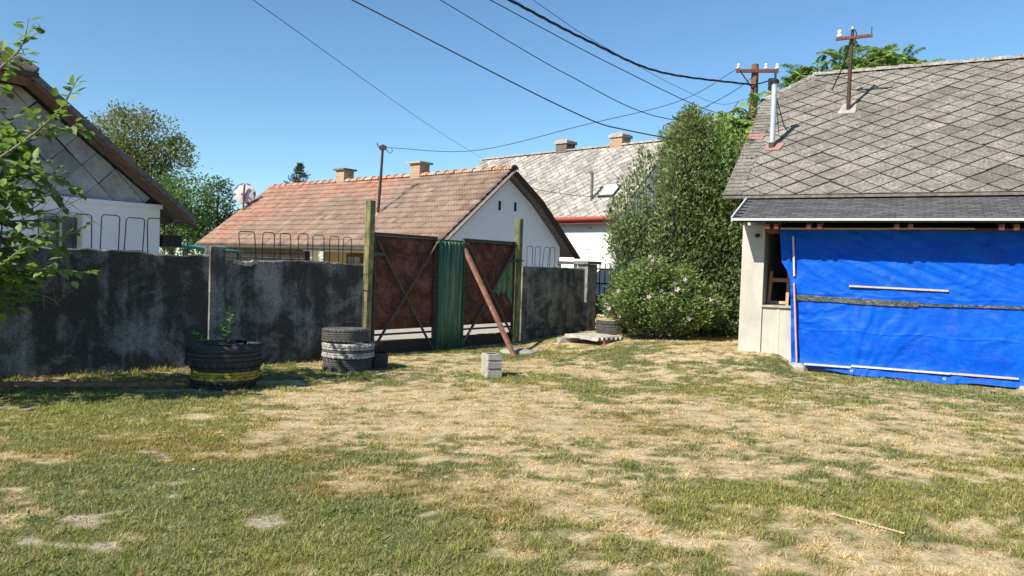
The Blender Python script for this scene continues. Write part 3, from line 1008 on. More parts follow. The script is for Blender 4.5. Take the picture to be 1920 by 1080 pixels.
# concrete lumps at the foot of the tarpaulin
def rh(x, y):
    return (RH_O[0] + RH_H[0] * x + RH_B[0] * y, RH_O[1] + RH_H[1] * x + RH_B[1] * y)
for (lx, ly, s, lb) in ((.88, -.10, .30, 'rough concrete footing lump under the left bottom corner of the blue tarpaulin'), (3.72, -.10, .2, 'rough concrete footing lump at the right frame edge below the blue tarpaulin')):
    x, y = rh(lx, ly)
    b = MB()
    rr = random.Random(int(lx * 10))
    ring = [(math.cos(t) * s * .6 * rr.uniform(.8, 1.1), math.sin(t) * s * .42 * rr.uniform(.8, 1.1)) for t in [k * math.pi / 4 for k in range(8)]]
    v = [(a, c, -.08) for a, c in ring] + [(a * 1.02, c * 1.02, .03) for a, c in ring] + [(a * .8, c * .8, .07 + rr.uniform(-.015, .015)) for a, c in ring]
    f = [(k + 8 * j, (k + 1) % 8 + 8 * j, (k + 1) % 8 + 8 * (j + 1), k + 8 * (j + 1)) for j in range(2) for k in range(8)] + [tuple(16 + k for k in range(8))]
    b.add(v, f)
    tag(b.build('concrete_footing', M['concrete'], loc=(x, y, gz(x, y)), rz=-RH_YAW), lb, 'footing', 'footings under the tarpaulin')

# ------------------------------------------------------------------ behind the right wall: railing fence, rail, car
ifr = empty('iron_fence', (1.72, 15.36, 0.15), RR - .25, 'dark iron picket fence beside the capped pillar, in front of the parked car', 'fence')
b = MB()
for z in (.95, 1.25):
    b.box(0, 3.2, -.012, .012, z, z + .03)
b.build('rail', M['iron_dark'], ifr)
for k in range(24):
    b = MB(); x = .08 + k * .13
    b.box(x - .01, x + .01, -.03, -.013, .05, 1.33); b.add([(x - .018, -.03, 1.33), (x + .018, -.03, 1.33), (x + .018, -.013, 1.33), (x - .018, -.013, 1.33), (x, -.02, 1.40)], [(0, 1, 4), (1, 2, 4), (2, 3, 4), (3, 0, 4)])
    b.build('picket', M['iron_dark'], ifr)
for x in (.5, 1.9, 3.2):
    b = MB(); b.box(x - .04, x + .04, -.0, .08, -.1, 1.1); b.build('post', M['pillar'], ifr)
wr_ = empty('wooden_rail', (1.22, 17.6, 0), R(10), 'short grey wooden rail on posts behind the right wall below the white gable', 'rail')
b = MB(); b.box(-.2, .35, -.05, .05, 1.5, 1.57); b.build('top_rail', M['wood_grey'], wr_)
for x in (-.12, .27):
    b = MB(); b.box(x - .035, x + .035, -.035, .035, -.05, 1.5); b.build('post', M['wood_grey'], wr_)

car = empty('car', (3.05, 18.6, 0.02), R(35), 'dark blue car parked behind the iron fence and the pink shrub', 'car')
m = Mat('car_paint', 0.25, 0.6); m.base((0.012, 0.016, 0.028)); M['car'] = m.m
b = MB()
prof = [(-2.05, .28), (-2.1, .62), (-1.95, .82), (-1.15, .92), (-.55, 1.38), (.75, 1.42), (1.45, 1.0), (2.0, .92), (2.08, .55), (2.0, .26)]
v, n = [], len(prof)
for yy, sc in ((-.82, .0), (-.74, 1.0), (.74, 1.0), (.82, .0)):
    for x, z in prof:
        top = max(0, (z - .9) / .5)
        v.append((x * (1 - .0 * sc), yy * (1 - .16 * top), z + (.012 if sc else -.012)))
f = [(k * n + i, k * n + (i + 1) % n, (k + 1) * n + (i + 1) % n, (k + 1) * n + i) for k in range(3) for i in range(n)]
f += [tuple(range(n)), tuple(3 * n + i for i in range(n))[::-1]]
b.add(v, f)
b.build('body', M['car'], car, smooth=30)
for sgn in (-1, 1):
    b = MB(); b.prism([(-1.02, .95), (-.5, 1.32), (.7, 1.35), (1.28, 1.0)], lambda a, c, t: (a, sgn * (.825 - .13 * max(0, (c - .9) / .5)) + t * sgn, c), .0, .006); b.build('side_window', M['glass'], car)
    for x in (-1.3, 1.3):
        b = MB(); b.lathe([(.18, -.09), (.3, -.1), (.32, -.06), (.32, .06), (.3, .1), (.18, .09)], 28)
        w_ = b.build('wheel', M['rubber'], car, smooth=40, loc=(x, sgn * .74, .31)); w_.rotation_euler.x = R(90)
        b = MB(); b.lathe([(.001, .07), (.06, .085), (.17, .05), (.18, -.02), (.001, -.02)], 20, closed=False); b.build('rim', M['galv'], w_, smooth=True)
    b = MB(); b.box(-2.10, -2.02, sgn * .62 - .14, sgn * .62 + .14, .62, .74); b.build('headlight', M['porcelain'], car)
b = MB(); b.add([(-1.10, -.70, .965), (-1.10, .70, .965), (-.60, .62, 1.375), (-.60, -.62, 1.375)], [(0, 1, 2, 3)]); b.build('windscreen', M['glass'], car)
b = MB(); b.add([(1.42, -.68, 1.045), (.80, -.62, 1.42), (.80, .62, 1.42), (1.42, .68, 1.045)], [(0, 1, 2, 3)]); b.build('rear_window', M['glass'], car)

# ------------------------------------------------------------------ roof pieces
def slate_cover(roof, O, U, V, N, poly, dw, dh, limit, keyf, colf, gap=.008, name='slate', tilt=.016, seed=3, mats=('slate_obj', 'slate_att')):
    """diamond slates over a convex polygon (u, v); the `limit` best by keyf become objects, the rest one joined part"""
    O, U, V, N = Vector(O), Vector(U).normalized(), Vector(V).normalized(), Vector(N).normalized()
    rr = random.Random(seed)
    us = [p[0] for p in poly]; vs = [p[1] for p in poly]
    hw, hh = dw / 2 - gap, dh / 2 - gap
    def slab(b, pl):
        n = len(pl)
        z = lambda v: .012 - v * tilt / dh
        vv = [(u, v, z(v)) for u, v in pl] + [(u, v, z(v) - .009) for u, v in pl]
        b.add(vv, [tuple(range(n)), tuple(range(n, 2 * n))[::-1]] + [(i, n + i, n + (i + 1) % n, (i + 1) % n) for i in range(n)])
    shared = []
    for k in range(5):
        j = lambda: rr.uniform(-.010, .008)
        pl = [(0, -hh + j()), (hw + j(), j()), (0, hh + j()), (-hw + j(), j())]
        if k >= 3:   # clipped lower tip
            c = .06
            pl = [(-hw * c * 2, -hh * (1 - c * 2)), (hw * c * 1.4, -hh * (1 - c * 1.6))] + pl[1:]
        b = MB(); slab(b, pl); shared.append(b.mesh('slate', M[mats[0]]))
    items = []
    j0 = int(math.floor(min(vs) / (dh / 2))) - 1
    for jv in range(j0, int(max(vs) / (dh / 2)) + 3):
        for iu in range(int(math.floor(min(us) / dw)) - 1, int(max(us) / dw) + 2):
            cu, cv = iu * dw + (jv % 2) * dw / 2, jv * dh / 2
            full = [(cu, cv - hh), (cu + hw, cv), (cu, cv + hh), (cu - hw, cv)]
            cl = clip_poly(full, poly)
            if len(cl) < 3:
                continue
            a = poly_area(cl)
            if a < 0.04 * dw * dh:
                continue
            items.append((keyf(cu, cv), cu, cv, None if a > .995 * 2 * hw * hh else [(x - cu, y - cv) for x, y in cl]))
    items.sort(key=lambda t: t[0])
    Mx = lambda cu, cv: Matrix(((U.x, V.x, N.x, 0), (U.y, V.y, N.y, 0), (U.z, V.z, N.z, 0), (0, 0, 0, 1)))
    restV, restF, restC = [], [], []
    for idx, (k, cu, cv, cl) in enumerate(items):
        c = colf(cu, cv, rr)
        p = O + U * cu + V * cv
        m4 = Mx(cu, cv) @ Matrix.Rotation(rr.uniform(-.018, .018), 4, 'Z') @ Matrix.Rotation(rr.uniform(-.012, .022), 4, 'X')
        m4.translation = p + N * rr.uniform(0, .005)
        if rr.random() < .05:
            m4 = m4 @ Matrix.Rotation(rr.uniform(-.06, .06), 4, 'Z'); m4.translation = p - V * rr.uniform(.01, .04) + N * .008
            kq = rr.choice((.72, .8, 1.2)); c = tuple(q * kq for q in c)
        if idx < limit:
            if cl is None:
                me = shared[rr.randrange(5) if rr.random() < .8 else 3]
            else:
                b = MB(); slab(b, cl); me = b.mesh('slate', M[mats[0]])
            o = bpy.data.objects.new(name, me)
            col.objects.link(o)
            o.parent = roof
            o.matrix_basis = m4
            o.color = (*c, 1)
        else:
            b = MB(); slab(b, cl or [(0, -hh), (hw, 0), (0, hh), (-hw, 0)])
            o_ = len(restV)
            restV += [tuple(m4 @ Vector(q)) for q in b.v]
            restF += [tuple(i + o_ for i in f_) for f_ in b.f]
            restC += [c] * len(b.v)
    if restV:
        me = bpy.data.meshes.new(name + '_rest')
        me.from_pydata(restV, [], restF)
        at_ = me.color_attributes.new('col', 'FLOAT_COLOR', 'POINT')
        at_.data.foreach_set('color', np.array([(*c, 1) for c in restC], dtype=np.float32).ravel())
        me.materials.append(M[mats[1]])
        o = bpy.data.objects.new('far_' + name + 's', me)
        col.objects.link(o); o.parent = roof; o['kind'] = 'stuff'
    return len(items)

def slate_col(base, var):
    def f(u, v, rr):
        k = 1 + rr.uniform(-var, var)
        w = rr.uniform(-.015, .025)
        return (base[0] * k * (1 + w), base[1] * k, base[2] * k * (1 - w))
    return f

def plate(b, pts, th):
    """flat polygon plate with thickness downwards along its normal"""
    P = [Vector(p) for p in pts]
    n = (P[1] - P[0]).cross(P[2] - P[0]).normalized()
    k = len(P)
    b.add(P + [p - n * th for p in P], [tuple(range(k)), tuple(range(k, 2 * k))[::-1]] + [(i, k + i, k + (i + 1) % k, (i + 1) % k) for i in range(k)])

# ------------------------------------------------------------------ yard house (right)
RH = empty('yard_house', (RH_O[0], RH_O[1], 0), -RH_YAW, 'single-storey plastered house with lichened diamond slate roof and dark lean-to eave, at the right', 'house')
TS = math.tan(R(34.3))
EY, EZ = .41, 2.66           # main eave
RY, RZ = 4.62, 2.66 + (4.62 - .41) * TS   # ridge
XR = 9.5
cs_, sn_ = math.cos(R(34.3)), math.sin(R(34.3))
zr = lambda y: EZ + (y - EY) * TS
# walls
b = MB(); b.box(0.0, .33, 0, .36, -.1, 2.16); b.build('corner_column', M['plaster_column'], RH)
b = MB(); b.box(.332, .95, .03, .30, -.1, .915); b.build('parapet', M['plaster_column'], RH)
b = MB(); b.box(.55, .585, .022, .03, .2, .9); b.build('plaster_seam', M['wood_lath_pale'], RH)
b = MB(); b.box(.325, .99, -.012, .31, .917, .945); b.build('sill', M['concrete'], RH)
b = MB(); b.box(.95, XR, .06, .25, -.1, 2.0); b.build('front_wall', M['plaster_column'], RH)
b = MB(); b.box(0.0, .30, .362, 8.8, -.1, 2.45)
b.prism([(.65, 2.45), (8.6, 2.45), (8.5, 2.6), (5.6, zr(3.64) - .12), (3.64, zr(3.64) - .12), (.75, zr(.75) - .12)], lambda a, c, t: (t, a, c), .0, .3)
b.build('gable_wall', M['plaster_column'], RH)
b = MB(); b.box(.3, XR, 2.4, 2.6, -.1, 2.6); b.build('inner_wall', M['wood_dark'], RH)
b = MB(); b.box(.3, XR, 8.5, 8.8, -.1, 2.6); b.box(XR - .3, XR, .36, 8.5, -.1, 2.6); b.build('rear_wall', M['plaster_column'], RH)
b = MB(); b.box(.3, XR, .31, 2.4, -.1, .30); b.build('veranda_floor', M['dark'], RH)
b = MB(); b.box(.3, XR - .3, .5, 8.5, 2.62, 2.66); b.build('loft_floor', M['wood_dark'], RH)
b = MB(); b.box(.331, XR, .04, .16, 2.035, 2.14); b.build('wall_beam', M['wood_red'], RH)
b = MB(); b.box(.36, .54, -.06, .038, 2.045, 2.11); b.build('beam_end', M['wood_red'], RH)
# lean-to
LS = (2.585 - 2.205) / (EY + .62)
lz = lambda y: 2.205 + (y + .62) * LS
b = MB()
plate(b, [(-.02, -.62, lz(-.62) - .014), (XR, -.62, lz(-.62) - .014), (XR, 1.0, lz(1.0) - .014), (-.02, 1.0, lz(1.0) - .014)], .03)
lean = b.build('lean_to_roof', M['wood_dark'], RH)
V_, F_, C2 = [], [], []
rr = random.Random(5)
row, wid = .085, .17
nrow = int(1.12 / row)
sl = Vector((0, 1, LS)).normalized(); nl = Vector((0, -LS, 1)).normalized()
for j in range(nrow):
    for i in range(int(XR / wid)):
        x = -.02 + i * wid + (j % 2) * wid / 2
        x1 = min(x + wid - .007, XR)
        base = Vector((0, -.62, lz(-.62))) + sl * (j * row)
        lift = rr.uniform(.008, .012)
        pts = [(x, 0, lift), (x + wid * .22, -.012, lift), (x1 - wid * .22, -.012, lift), (x1, 0, lift), (x1, row * 1.3, .0), (x, row * 1.3, .0)]
        o_ = len(V_)
        for px, pv, pn in pts:
            q = base + sl * pv + nl * pn; V_.append((px, q.y, q.z))
        for px, pv, pn in pts[:4]:
            q = base + sl * pv + nl * (pn - .009); V_.append((px, q.y, q.z))
        F_ += [tuple(o_ + k for k in (0, 1, 2, 3, 4, 5))] + [(o_ + k, o_ + 6 + k, o_ + 7 + k, o_ + 1 + k) for k in range(3)]
        t = rr.uniform(.75, 1.25)
        C2 += [(.098 * t, .095 * t, .099 * t)] * 10
me = bpy.data.meshes.new('shingles'); me.from_pydata(V_, [], F_)
a_ = me.color_attributes.new('col', 'FLOAT_COLOR', 'POINT'); a_.data.foreach_set('color', np.array([(*c, 1) for c in C2], dtype=np.float32).ravel())
me.materials.append(M['shingle'])
o = bpy.data.objects.new('shingles', me); col.objects.link(o); o.parent = lean; o['kind'] = 'stuff'
b = MB(); b.box(-.04, XR, -.648, -.622, 2.188, 2.220); b.build('drip_edge', M['white_metal'], RH)
b = MB(); b.beam((-.045, -.64, lz(-.62) - .0), (-.045, .52, lz(.52) + .0), .022, .08, (0, 0, 1)); b.build('verge_board', M['white_metal'], RH)
for x in (.45, .57, 1.01, 1.155, 2.12, 2.285, 3.31, 3.47, 4.5, 4.66, 5.7, 5.86):
    b = MB(); b.beam((x, -.56, lz(-.56) - .118), (x, .9, lz(.9) - .118), .062, .075); b.build('rafter', M['wood_red'], RH)
# main roof
VE = -.42
b = MB()
plate(b, [(VE, EY, EZ), (XR, EY, EZ), (XR, RY, RZ), (.43, RY, RZ), (VE, 3.64, zr(3.64))], .05)
plate(b, [(XR, 2 * RY - EY, EZ), (VE, 2 * RY - EY, EZ), (VE, 2 * RY - 3.64, zr(3.64)), (.43, RY, RZ), (XR, RY, RZ)], .05)
plate(b, [(VE, 3.64, zr(3.64)), (.43, RY, RZ), (VE, 2 * RY - 3.64, zr(3.64))], .05)
roof = b.build('roof', M['wood_dark'], RH)
U = (1, 0, 0); V = (0, cs_, sn_); N = (0, -sn_, cs_)
Lv = (RY - EY) / cs_; Lh = (3.64 - EY) / cs_
O0 = (0, EY, EZ)
poly = [(-.12, 0.0), (5.3, 0.0), (5.3, Lv - .02), (.66, Lv - .02), (-.12, Lh + .12)]
SC = slate_col((.262, .240, .208), .10)
slate_cover(roof, O0, U, V, N, poly, .46, .42, 300, lambda u, v: -v * .2 + abs(u - 1.5), SC, gap=.010)
slate_cover(roof, (0, EY, EZ), U, V, N, [(5.31, 0), (XR, 0), (XR, Lv - .02), (5.31, Lv - .02)], .46, .42, 0, lambda u, v: u, SC, gap=.010, name='slate')
# verge slates: narrow rectangular courses along the left edge
rr = random.Random(12)
nn = 30
for k in range(nn):
    v0, v1 = k * Lh / nn, (k + 1) * Lh / nn + .02
    b = MB()
    x1 = -.128 + (.02 if k % 2 else 0) + rr.uniform(-.006, .006)
    pts = [(VE - rr.uniform(0, .012), v0 + .004), (x1, v0 + rr.uniform(0, .01)), (x1, v1), (VE, v1)]
    q = [Vector(O0) + Vector(U) * u + Vector(V) * v + Vector(N) * (.020 if v < v1 else .006) for u, v in pts]
    plate(b, q, .010)
    pink = k in (16, 17)
    o = b.build('verge_slate' if not pink else 'flashing', M['slate_obj'] if not pink else M['pink_metal'], roof)
    t = rr.uniform(.85, 1.15)
    o.color = (.25 * t, .232 * t, .205 * t, 1)
# hip border slates
h0, h1 = Vector((VE, 3.64, zr(3.64))), Vector((.43, RY, RZ))
hd = (h1 - h0).normalized(); ip = Vector(N).cross(hd).normalized()
if ip.x < 0: ip = -ip
for k in range(11):
    L_ = (h1 - h0).length
    a, c = h0 + hd * (L_ * k / 11), h0 + hd * (L_ * (k + 1) / 11 + .015)
    b = MB(); wv = .24 + rr.uniform(-.02, .02)
    down = Vector((1, 0, 0)) * .24
    plate(b, [a + Vector(N) * .022, a + Vector((wv, 0, 0)) + Vector(N) * .022, c + Vector((wv, 0, 0)) + Vector(N) * .008, c + Vector(N) * .008], .01)
    o = b.build('hip_slate', M['slate_obj'], roof); t = rr.uniform(.85, 1.15); o.color = (.30 * t, .285 * t, .26 * t, 1)
# half-hip face
ha, hb, hc = h0, Vector((VE, 2 * RY - 3.64, zr(3.64))), h1
nh = (hc - ha).cross(hb - ha).normalized()
if nh.z < 0: nh = -nh
Uh = (ha - hb).normalized(); Vh = nh.cross(Uh)
wq = (ha - hb).length; hq = (hc - (ha + hb) / 2).length
slate_cover(roof, hb, Uh, Vh, nh, [(0, 0), (wq, 0), (wq / 2, hq)], .5, .5, 60, lambda u, v: v, SC, gap=.01)
# rear slope: joined slates
Ub = (-1, 0, 0); Vb = (0, -cs_, sn_); Nb = (0, sn_, cs_)
slate_cover(roof, (XR, 2 * RY - EY, EZ), Ub, Vb, Nb, [(0, 0), (XR - VE, 0), (XR - VE, Lh), (XR - .43, Lv), (0, Lv)], .5, .5, 0, lambda u, v: u, SC, gap=.01, name='rear_slate')
# ridge and hip caps
def cap_run(p0, p1, n, parent, r, mat, name, colr=None, seed=1, lift=.02):
    p0, p1 = Vector(p0), Vector(p1)
    d = (p1 - p0).normalized(); L_ = (p1 - p0).length / n
    rr = random.Random(seed)
    side = Vector((0, 0, 1)).cross(d).normalized(); upv = d.cross(side)
    for k in range(n):
        b = MB(); v, f = [], []
        for t, rad in ((0, r * 1.14), (L_ + .035, r * .88)):
            for q in range(7):
                a = math.pi * q / 6
                for s_ in (1.0, .86):
                    v.append(p0 + d * (k * L_ + t) + side * math.cos(a) * rad * s_ + upv * (math.sin(a) * rad * .75 * s_ - r * .35 + lift))
        for q in range(6):
            f += [(2 * q, 2 * q + 2, 16 + 2 * q, 14 + 2 * q), (2 * q + 1, 15 + 2 * q, 17 + 2 * q, 2 * q + 3), (2 * q, 2 * q + 1, 2 * q + 3, 2 * q + 2), (14 + 2 * q, 16 + 2 * q, 17 + 2 * q, 15 + 2 * q)]
        b.add(v, f)
        o = b.build(name, mat, parent, smooth=50)
        c = colr(rr, k / n) if colr else (.36, .345, .31)
        o.color = (*c, 1)
cap_run((.38, RY, RZ), (7.4, RY, RZ), 18, roof, .11, M['slate_obj'], 'ridge_cap')
cap_run(h0, h1, 4, roof, .085, M['slate_obj'], 'ridge_cap', seed=2)
b = MB(); b.box(VE + .0, XR, EY - .012, EY + .02, EZ - .045, EZ - .006); b.build('eave_board', M['wood_grey'], RH)

# things on the yard house
x, y = rh(.23, -.05)
cctv = empty('security_camera', (x, y, 2.0), -RH_YAW, 'small black security camera on the house corner column under the eave', 'cctv')  # small security camera on the column, gives no light
b = MB(); b.lathe([(.001, -.035), (.028, -.03), (.03, .02), (.018, .035), (.001, .035)], 16, closed=False); o = b.build('housing', M['black'], cctv, smooth=True); o.rotation_euler.y = R(80)
b = MB(); b.box(.0, .03, 0, .055, -.015, .02); b.build('bracket', M['black'], cctv)
# wooden frame leaning inside the opening
x, y = rh(.48, .42)
fr = empty('trestle', (x, y, .30), -RH_YAW, 'wooden trestle frame leaning inside the dark opening beside the tarpaulin', 'trestle')
for a, c in (((-.15, 0, 0), (-.11, .12, 1.16)), ((.14, 0, 0), (.15, .12, 1.14))):
    b = MB(); b.beam(a, c, .045, .05, (0, 1, 0)); b.build('upright', M['wood_lath_pink'], fr)
b = MB(); b.box(-.11, .14, .075, .115, 1.0, 1.06); b.build('top_rail', M['wood_lath_pink'], fr)
b = MB(); b.box(-.12, .13, .04, .09, .655, .70); b.build('lower_rail', M['wood_lath'], fr)

def roof_pt(x, y):
    return rh(x, y) + (zr(y),)
x, y, z = roof_pt(1.19, 3.01)
rp_ = empty('roof_mast', (x, y, z), -RH_YAW, 'rusty pipe mast with a red crossarm and one white insulator on the slate roof', 'mast')
b = MB(); b.tube([(0, 0, -.12), (0.0, 0, .7), (.012, 0, 1.46)], [.036, .034, .03], 12); b.build('pipe', M['iron'], rp_, smooth=True)
b = MB(); b.tube([(.012, 0, 1.44), (.012, 0, 1.52)], [.03, .022], 10); b.build('pipe_cap', M['galv'], rp_, smooth=True)
b = MB(); b.box(-.255, .35, -.075, -.03, 1.285, 1.335); b.build('crossarm', M['iron_red'], rp_)
b = MB(); b.tube([(.33, -.05, 1.33), (.33, -.05, 1.47)], .008, 6); b.build('pin', M['iron'], rp_)
def insulator(parent, p, k=1.0):
    b = MB(); b.lathe([(.001, 0), (.03 * k, 0), (.045 * k, .02 * k), (.042 * k, .05 * k), (.025 * k, .06 * k), (.022 * k, .075 * k), (.036 * k, .085 * k), (.036 * k, .115 * k), (.02 * k, .135 * k), (.001, .138 * k)], 14, closed=False)
    return b.build('insulator', M['porcelain'], parent, smooth=60, loc=p)
insulator(rp_, (-.2, -.05, 1.337))
b = MB(); b.tube([(.0, -.05, 1.46), (.06, -.06, 1.44), (.085, -.06, 1.36), (.07, -.05, 1.27), (.0, -.05, 1.22)], .01, 6); b.tube([(-.01, -.05, 1.25), (-.14, .2, .86), (-.36, .75, .58)], .011, 6); b.build('lead_cable', M['cable'], rp_)
b = MB(); plate(b, [(-.17, -.14, -.14 * TS + .035), (.13, -.14, -.14 * TS + .035), (.12, .2, .2 * TS + .035), (-.11, .2, .2 * TS + .035)], .02); b.build('flashing', M['concrete'], rp_)
x, y, z = roof_pt(.08, 1.82)
vp = empty('vent_pipe', (x, y, z), -RH_YAW, 'tall galvanised pipe with a black cap near the left edge of the slate roof', 'pipe')
b = MB(); b.tube([(0, 0, -.1), (0, 0, 1.14)], .047, 16); b.build('pipe', M['galv'], vp, smooth=40)
b = MB(); b.tube([(0, 0, 1.13), (0, 0, 1.17), (0, 0, 1.2)], [.075, .08, .06], 16); b.build('cap', M['black'], vp, smooth=40)
b = MB(); b.tube([(0, 0, -.08), (0, 0, .1)], [.075, .052], 14); b.build('collar', M['iron_dark'], vp, smooth=40)
b = MB(); plate(b, [(-.1, -.12, -.12 * TS + .04), (.14, -.12, -.12 * TS + .04), (.2, .1, .1 * TS + .04), (-.12, .1, .1 * TS + .04)], .015); b.build('flashing', M['pink_metal'], vp)
b = MB(); b.tube([(.0, 0, 1.02), (.03, .05, .9), (.14, .3, .45), (.2, .42, .34)], .009, 6); b.tube([(.03, .05, .9), (.06, .3, .3)], .007, 6); b.build('stay_cable', M['cable'], vp)

# ------------------------------------------------------------------ tarpaulin
TP = empty('tarpaulin', (RH_O[0], RH_O[1], 0), -RH_YAW, 'bright blue tarpaulin sheet battened over the veranda front under the dark eave', 'tarpaulin')
def tarp_left(z):
    return np.interp(z, [.0, .9, 1.35, 1.5, 1.6, 1.75, 2.12], [.80, .755, .73, .67, .60, .585, .545])
def ridged(u, v, seed, o=3):
    return 1 - np.abs(2 * fbm(u, v, seed, o) - 1) * 2
def tarp_y(x, z):
    up_w = sstep(1.0, 1.25, z)
    # upper sheet: long slack drapes running down to the right; lower sheet: near-vertical folds fanning out of the bottom battens
    dr = ridged((z * 1.55 + x * .75) * 2.6, (x * .9 - z * .35) * .55 + 3, 81, 2)
    dr2 = ridged((z * 1.6 + x * .7) * 6.5 + 4, (x - z * .4) * .9, 83, 2)
    an = np.arctan2(x - 1.62, z + .35)
    vt = ridged(x * 3.4 + (z - .5) * np.sin(x * 1.7) * 1.2, z * .8, 91, 3)
    fan = ridged(an * 5.5 + 2, np.hypot(x - 1.62, z + .35) * .5, 95, 2) * np.exp(-((x - 1.7) / .9) ** 2)
    tiny = fbm(x * 11, z * 7, 99, 2)
    edge = np.exp(-((x - .82) / .07) ** 2) * .025 * np.sin(z * 9)
    belly = -.05 * np.exp(-((z - .5) / .5) ** 2) * sstep(.8, 1.6, x)
    fl = -.10 * np.exp(-((z - .0) / .12) ** 2)
    ed = -.02 * np.sin((x * 5.1) + np.cos(x * 2.3) * 1.5) * np.exp(-((z - .0) / .2) ** 2)
    fu, fv = (x * 1.9 + .03 * np.sin(z * 9)) % 1.0, (z * 1.9 + .03 * np.sin(x * 7) + .3) % 1.0
    crease = np.exp(-((fu - .5) / .02) ** 2) * .006 + np.exp(-((fv - .5) / .02) ** 2) * .006
    wr = ridged(x * 5 + fbm(x * 2, z * 2, 121, 2) * 3, z * 4 + fbm(x * 2, z * 2, 131, 2) * 3, 97, 3)
    return -.045 - crease - wr * .012 - up_w * (dr * .022 + dr2 * .007) - (1 - up_w) * (vt * .014 + fan * .02) - (tiny - .5) * .008 + edge + belly + fl + ed
def tarp_sheet(name, z0f, z1f, nx_=230, nz_=90):
    v = []
    t = np.linspace(0, 1, nx_ + 1); s = np.linspace(0, 1, nz_ + 1)
    T, S = np.meshgrid(t, s)
    zt = z0f(T * 5.5 + .7) * (1 - S) + z1f(T * 5.5 + .7) * S
    xl = tarp_left(zt)
    X_ = xl + T * (6.6 - xl)
    Y_ = np.minimum(tarp_y(X_, zt), .0)
    Vv = np.stack([X_, Y_, zt], -1).reshape(-1, 3)
    i, j = np.meshgrid(np.arange(nx_), np.arange(nz_))
    q = (j * (nx_ + 1) + i).ravel()
    return fast_mesh(name, Vv, np.stack([q, q + 1, q + nx_ + 2, q + nx_ + 1], 1), None, M['tarp'], TP, smooth=True)
tarp_sheet('upper_sheet', lambda x: 1.085 + 0 * x, lambda x: 2.09 + 0 * x)
tarp_sheet('lower_sheet', lambda x: .035 + .02 * np.sin(x * 2.1) + .012 * np.sin(x * 7), lambda x: 1.075 + 0 * x)
# crinkled dark plastic strip between the sheets
nxs, nzs = 240, 8
T, S = np.meshgrid(np.linspace(0, 1, nxs + 1), np.linspace(0, 1, nzs + 1))
X_ = .80 + T * 5.7
half = np.where(X_ < 2.42, .040, .018) * (1 + .25 * (fbm(X_ * 3, X_ * 0, 7, 2) - .5))
mid = 1.075 + .012 * np.sin(X_ * 2) - .0 * X_
Z_ = mid + (S - .5) * 2 * half
Y_ = np.minimum(tarp_y(X_, Z_), 0) - .022 - .02 * (fbm(X_ * 9, Z_ * 22, 17, 3) - .3)
i, j = np.meshgrid(np.arange(nxs), np.arange(nzs)); q = (j * (nxs + 1) + i).ravel()
fast_mesh('plastic_strip', np.stack([X_, Y_, Z_], -1).reshape(-1, 3), np.stack([q, q + 1, q + nxs + 2, q + nxs + 1], 1), None, M['strip'], TP)
def lath(p0, p1, mat, w=.05, off=.03):
    ys = [float(tarp_y(np.array([p0[0] + (p1[0] - p0[0]) * t]), np.array([p0[1] + (p1[1] - p0[1]) * t]))[0]) for t in (0, .25, .5, .75, 1)]
    yy = min(ys) - .012
    b = MB(); b.beam((p0[0], yy, p0[1]), (p1[0], yy, p1[1]), .024, w, (0, 1, 0))
    return b.build('lath', mat, TP)
lath((.75, 1.99), (.79, 1.40), M['wood_lath_pale'], .048)
lath((.795, 1.30), (.885, .07), M['wood_lath_pink'], .05)
lath((1.54, 1.285), (2.78, 1.27), M['wood_lath'], .045)
lath((.57, 2.105), (2.0, 2.108), M['wood_lath'], .042)
lath((2.0, 2.112), (3.05, 2.115), M['wood_lath'], .042)
lath((3.05, 2.108), (5.2, 2.11), M['wood_old'], .042)
lath((.99, .115), (1.62, .122), M['wood_lath_pale'], .045)
lath((1.62, .142), (2.84, .148), M['wood_lath_pale'], .045)
lath((2.84, .15), (3.62, .155), M['wood_lath'], .045)
for x in (1.63, 2.78, 3.9):
    b = MB(); b.lathe([(.008, -.003), (.022, -.003), (.022, .003), (.008, .003)], 14)
    o = b.build('grommet', M['galv'], TP, loc=(x, float(tarp_y(np.array([x]), np.array([.075]))[0]) - .008, .075)); o.rotation_euler.x = R(90)

# ------------------------------------------------------------------ middle house with clay tiles
MH = empty('tiled_house', (-.008, 21.0, 0), -R(39.4), 'low house with weathered red clay tile roof and pale blue-white gable, beyond the gate', 'house')
MZ, MW, ME = 4.14, 2.96, 1.82
ms = Vector((0, MW, MZ - ME)).normalized(); mn = Vector((0, -(MZ - ME), MW)).normalized()
ML = math.hypot(MW, MZ - ME)
back = [(0, MZ), (1.23, 3.44), (2.42, 2.50), (3.25, 1.83)]
b = MB()
plate(b, [(-12.1, -MW, ME - .03), (-.06, -MW, ME - .03), (-.06, 0, MZ - .03), (-12.1, 0, MZ - .03)], .06)
mroof = b.build('roof', M['wood_dark'], MH)
b = MB()
for (y0, z0), (y1, z1) in zip(back, back[1:]):
    plate(b, [(-.04, y0, z0), (-.04, y1, z1), (-12.1, y1, z1), (-12.1, y0, z0)], .10)
b.build('rear_slope', M['wood_grey'], MH)
tw, th = .215, ML / 14
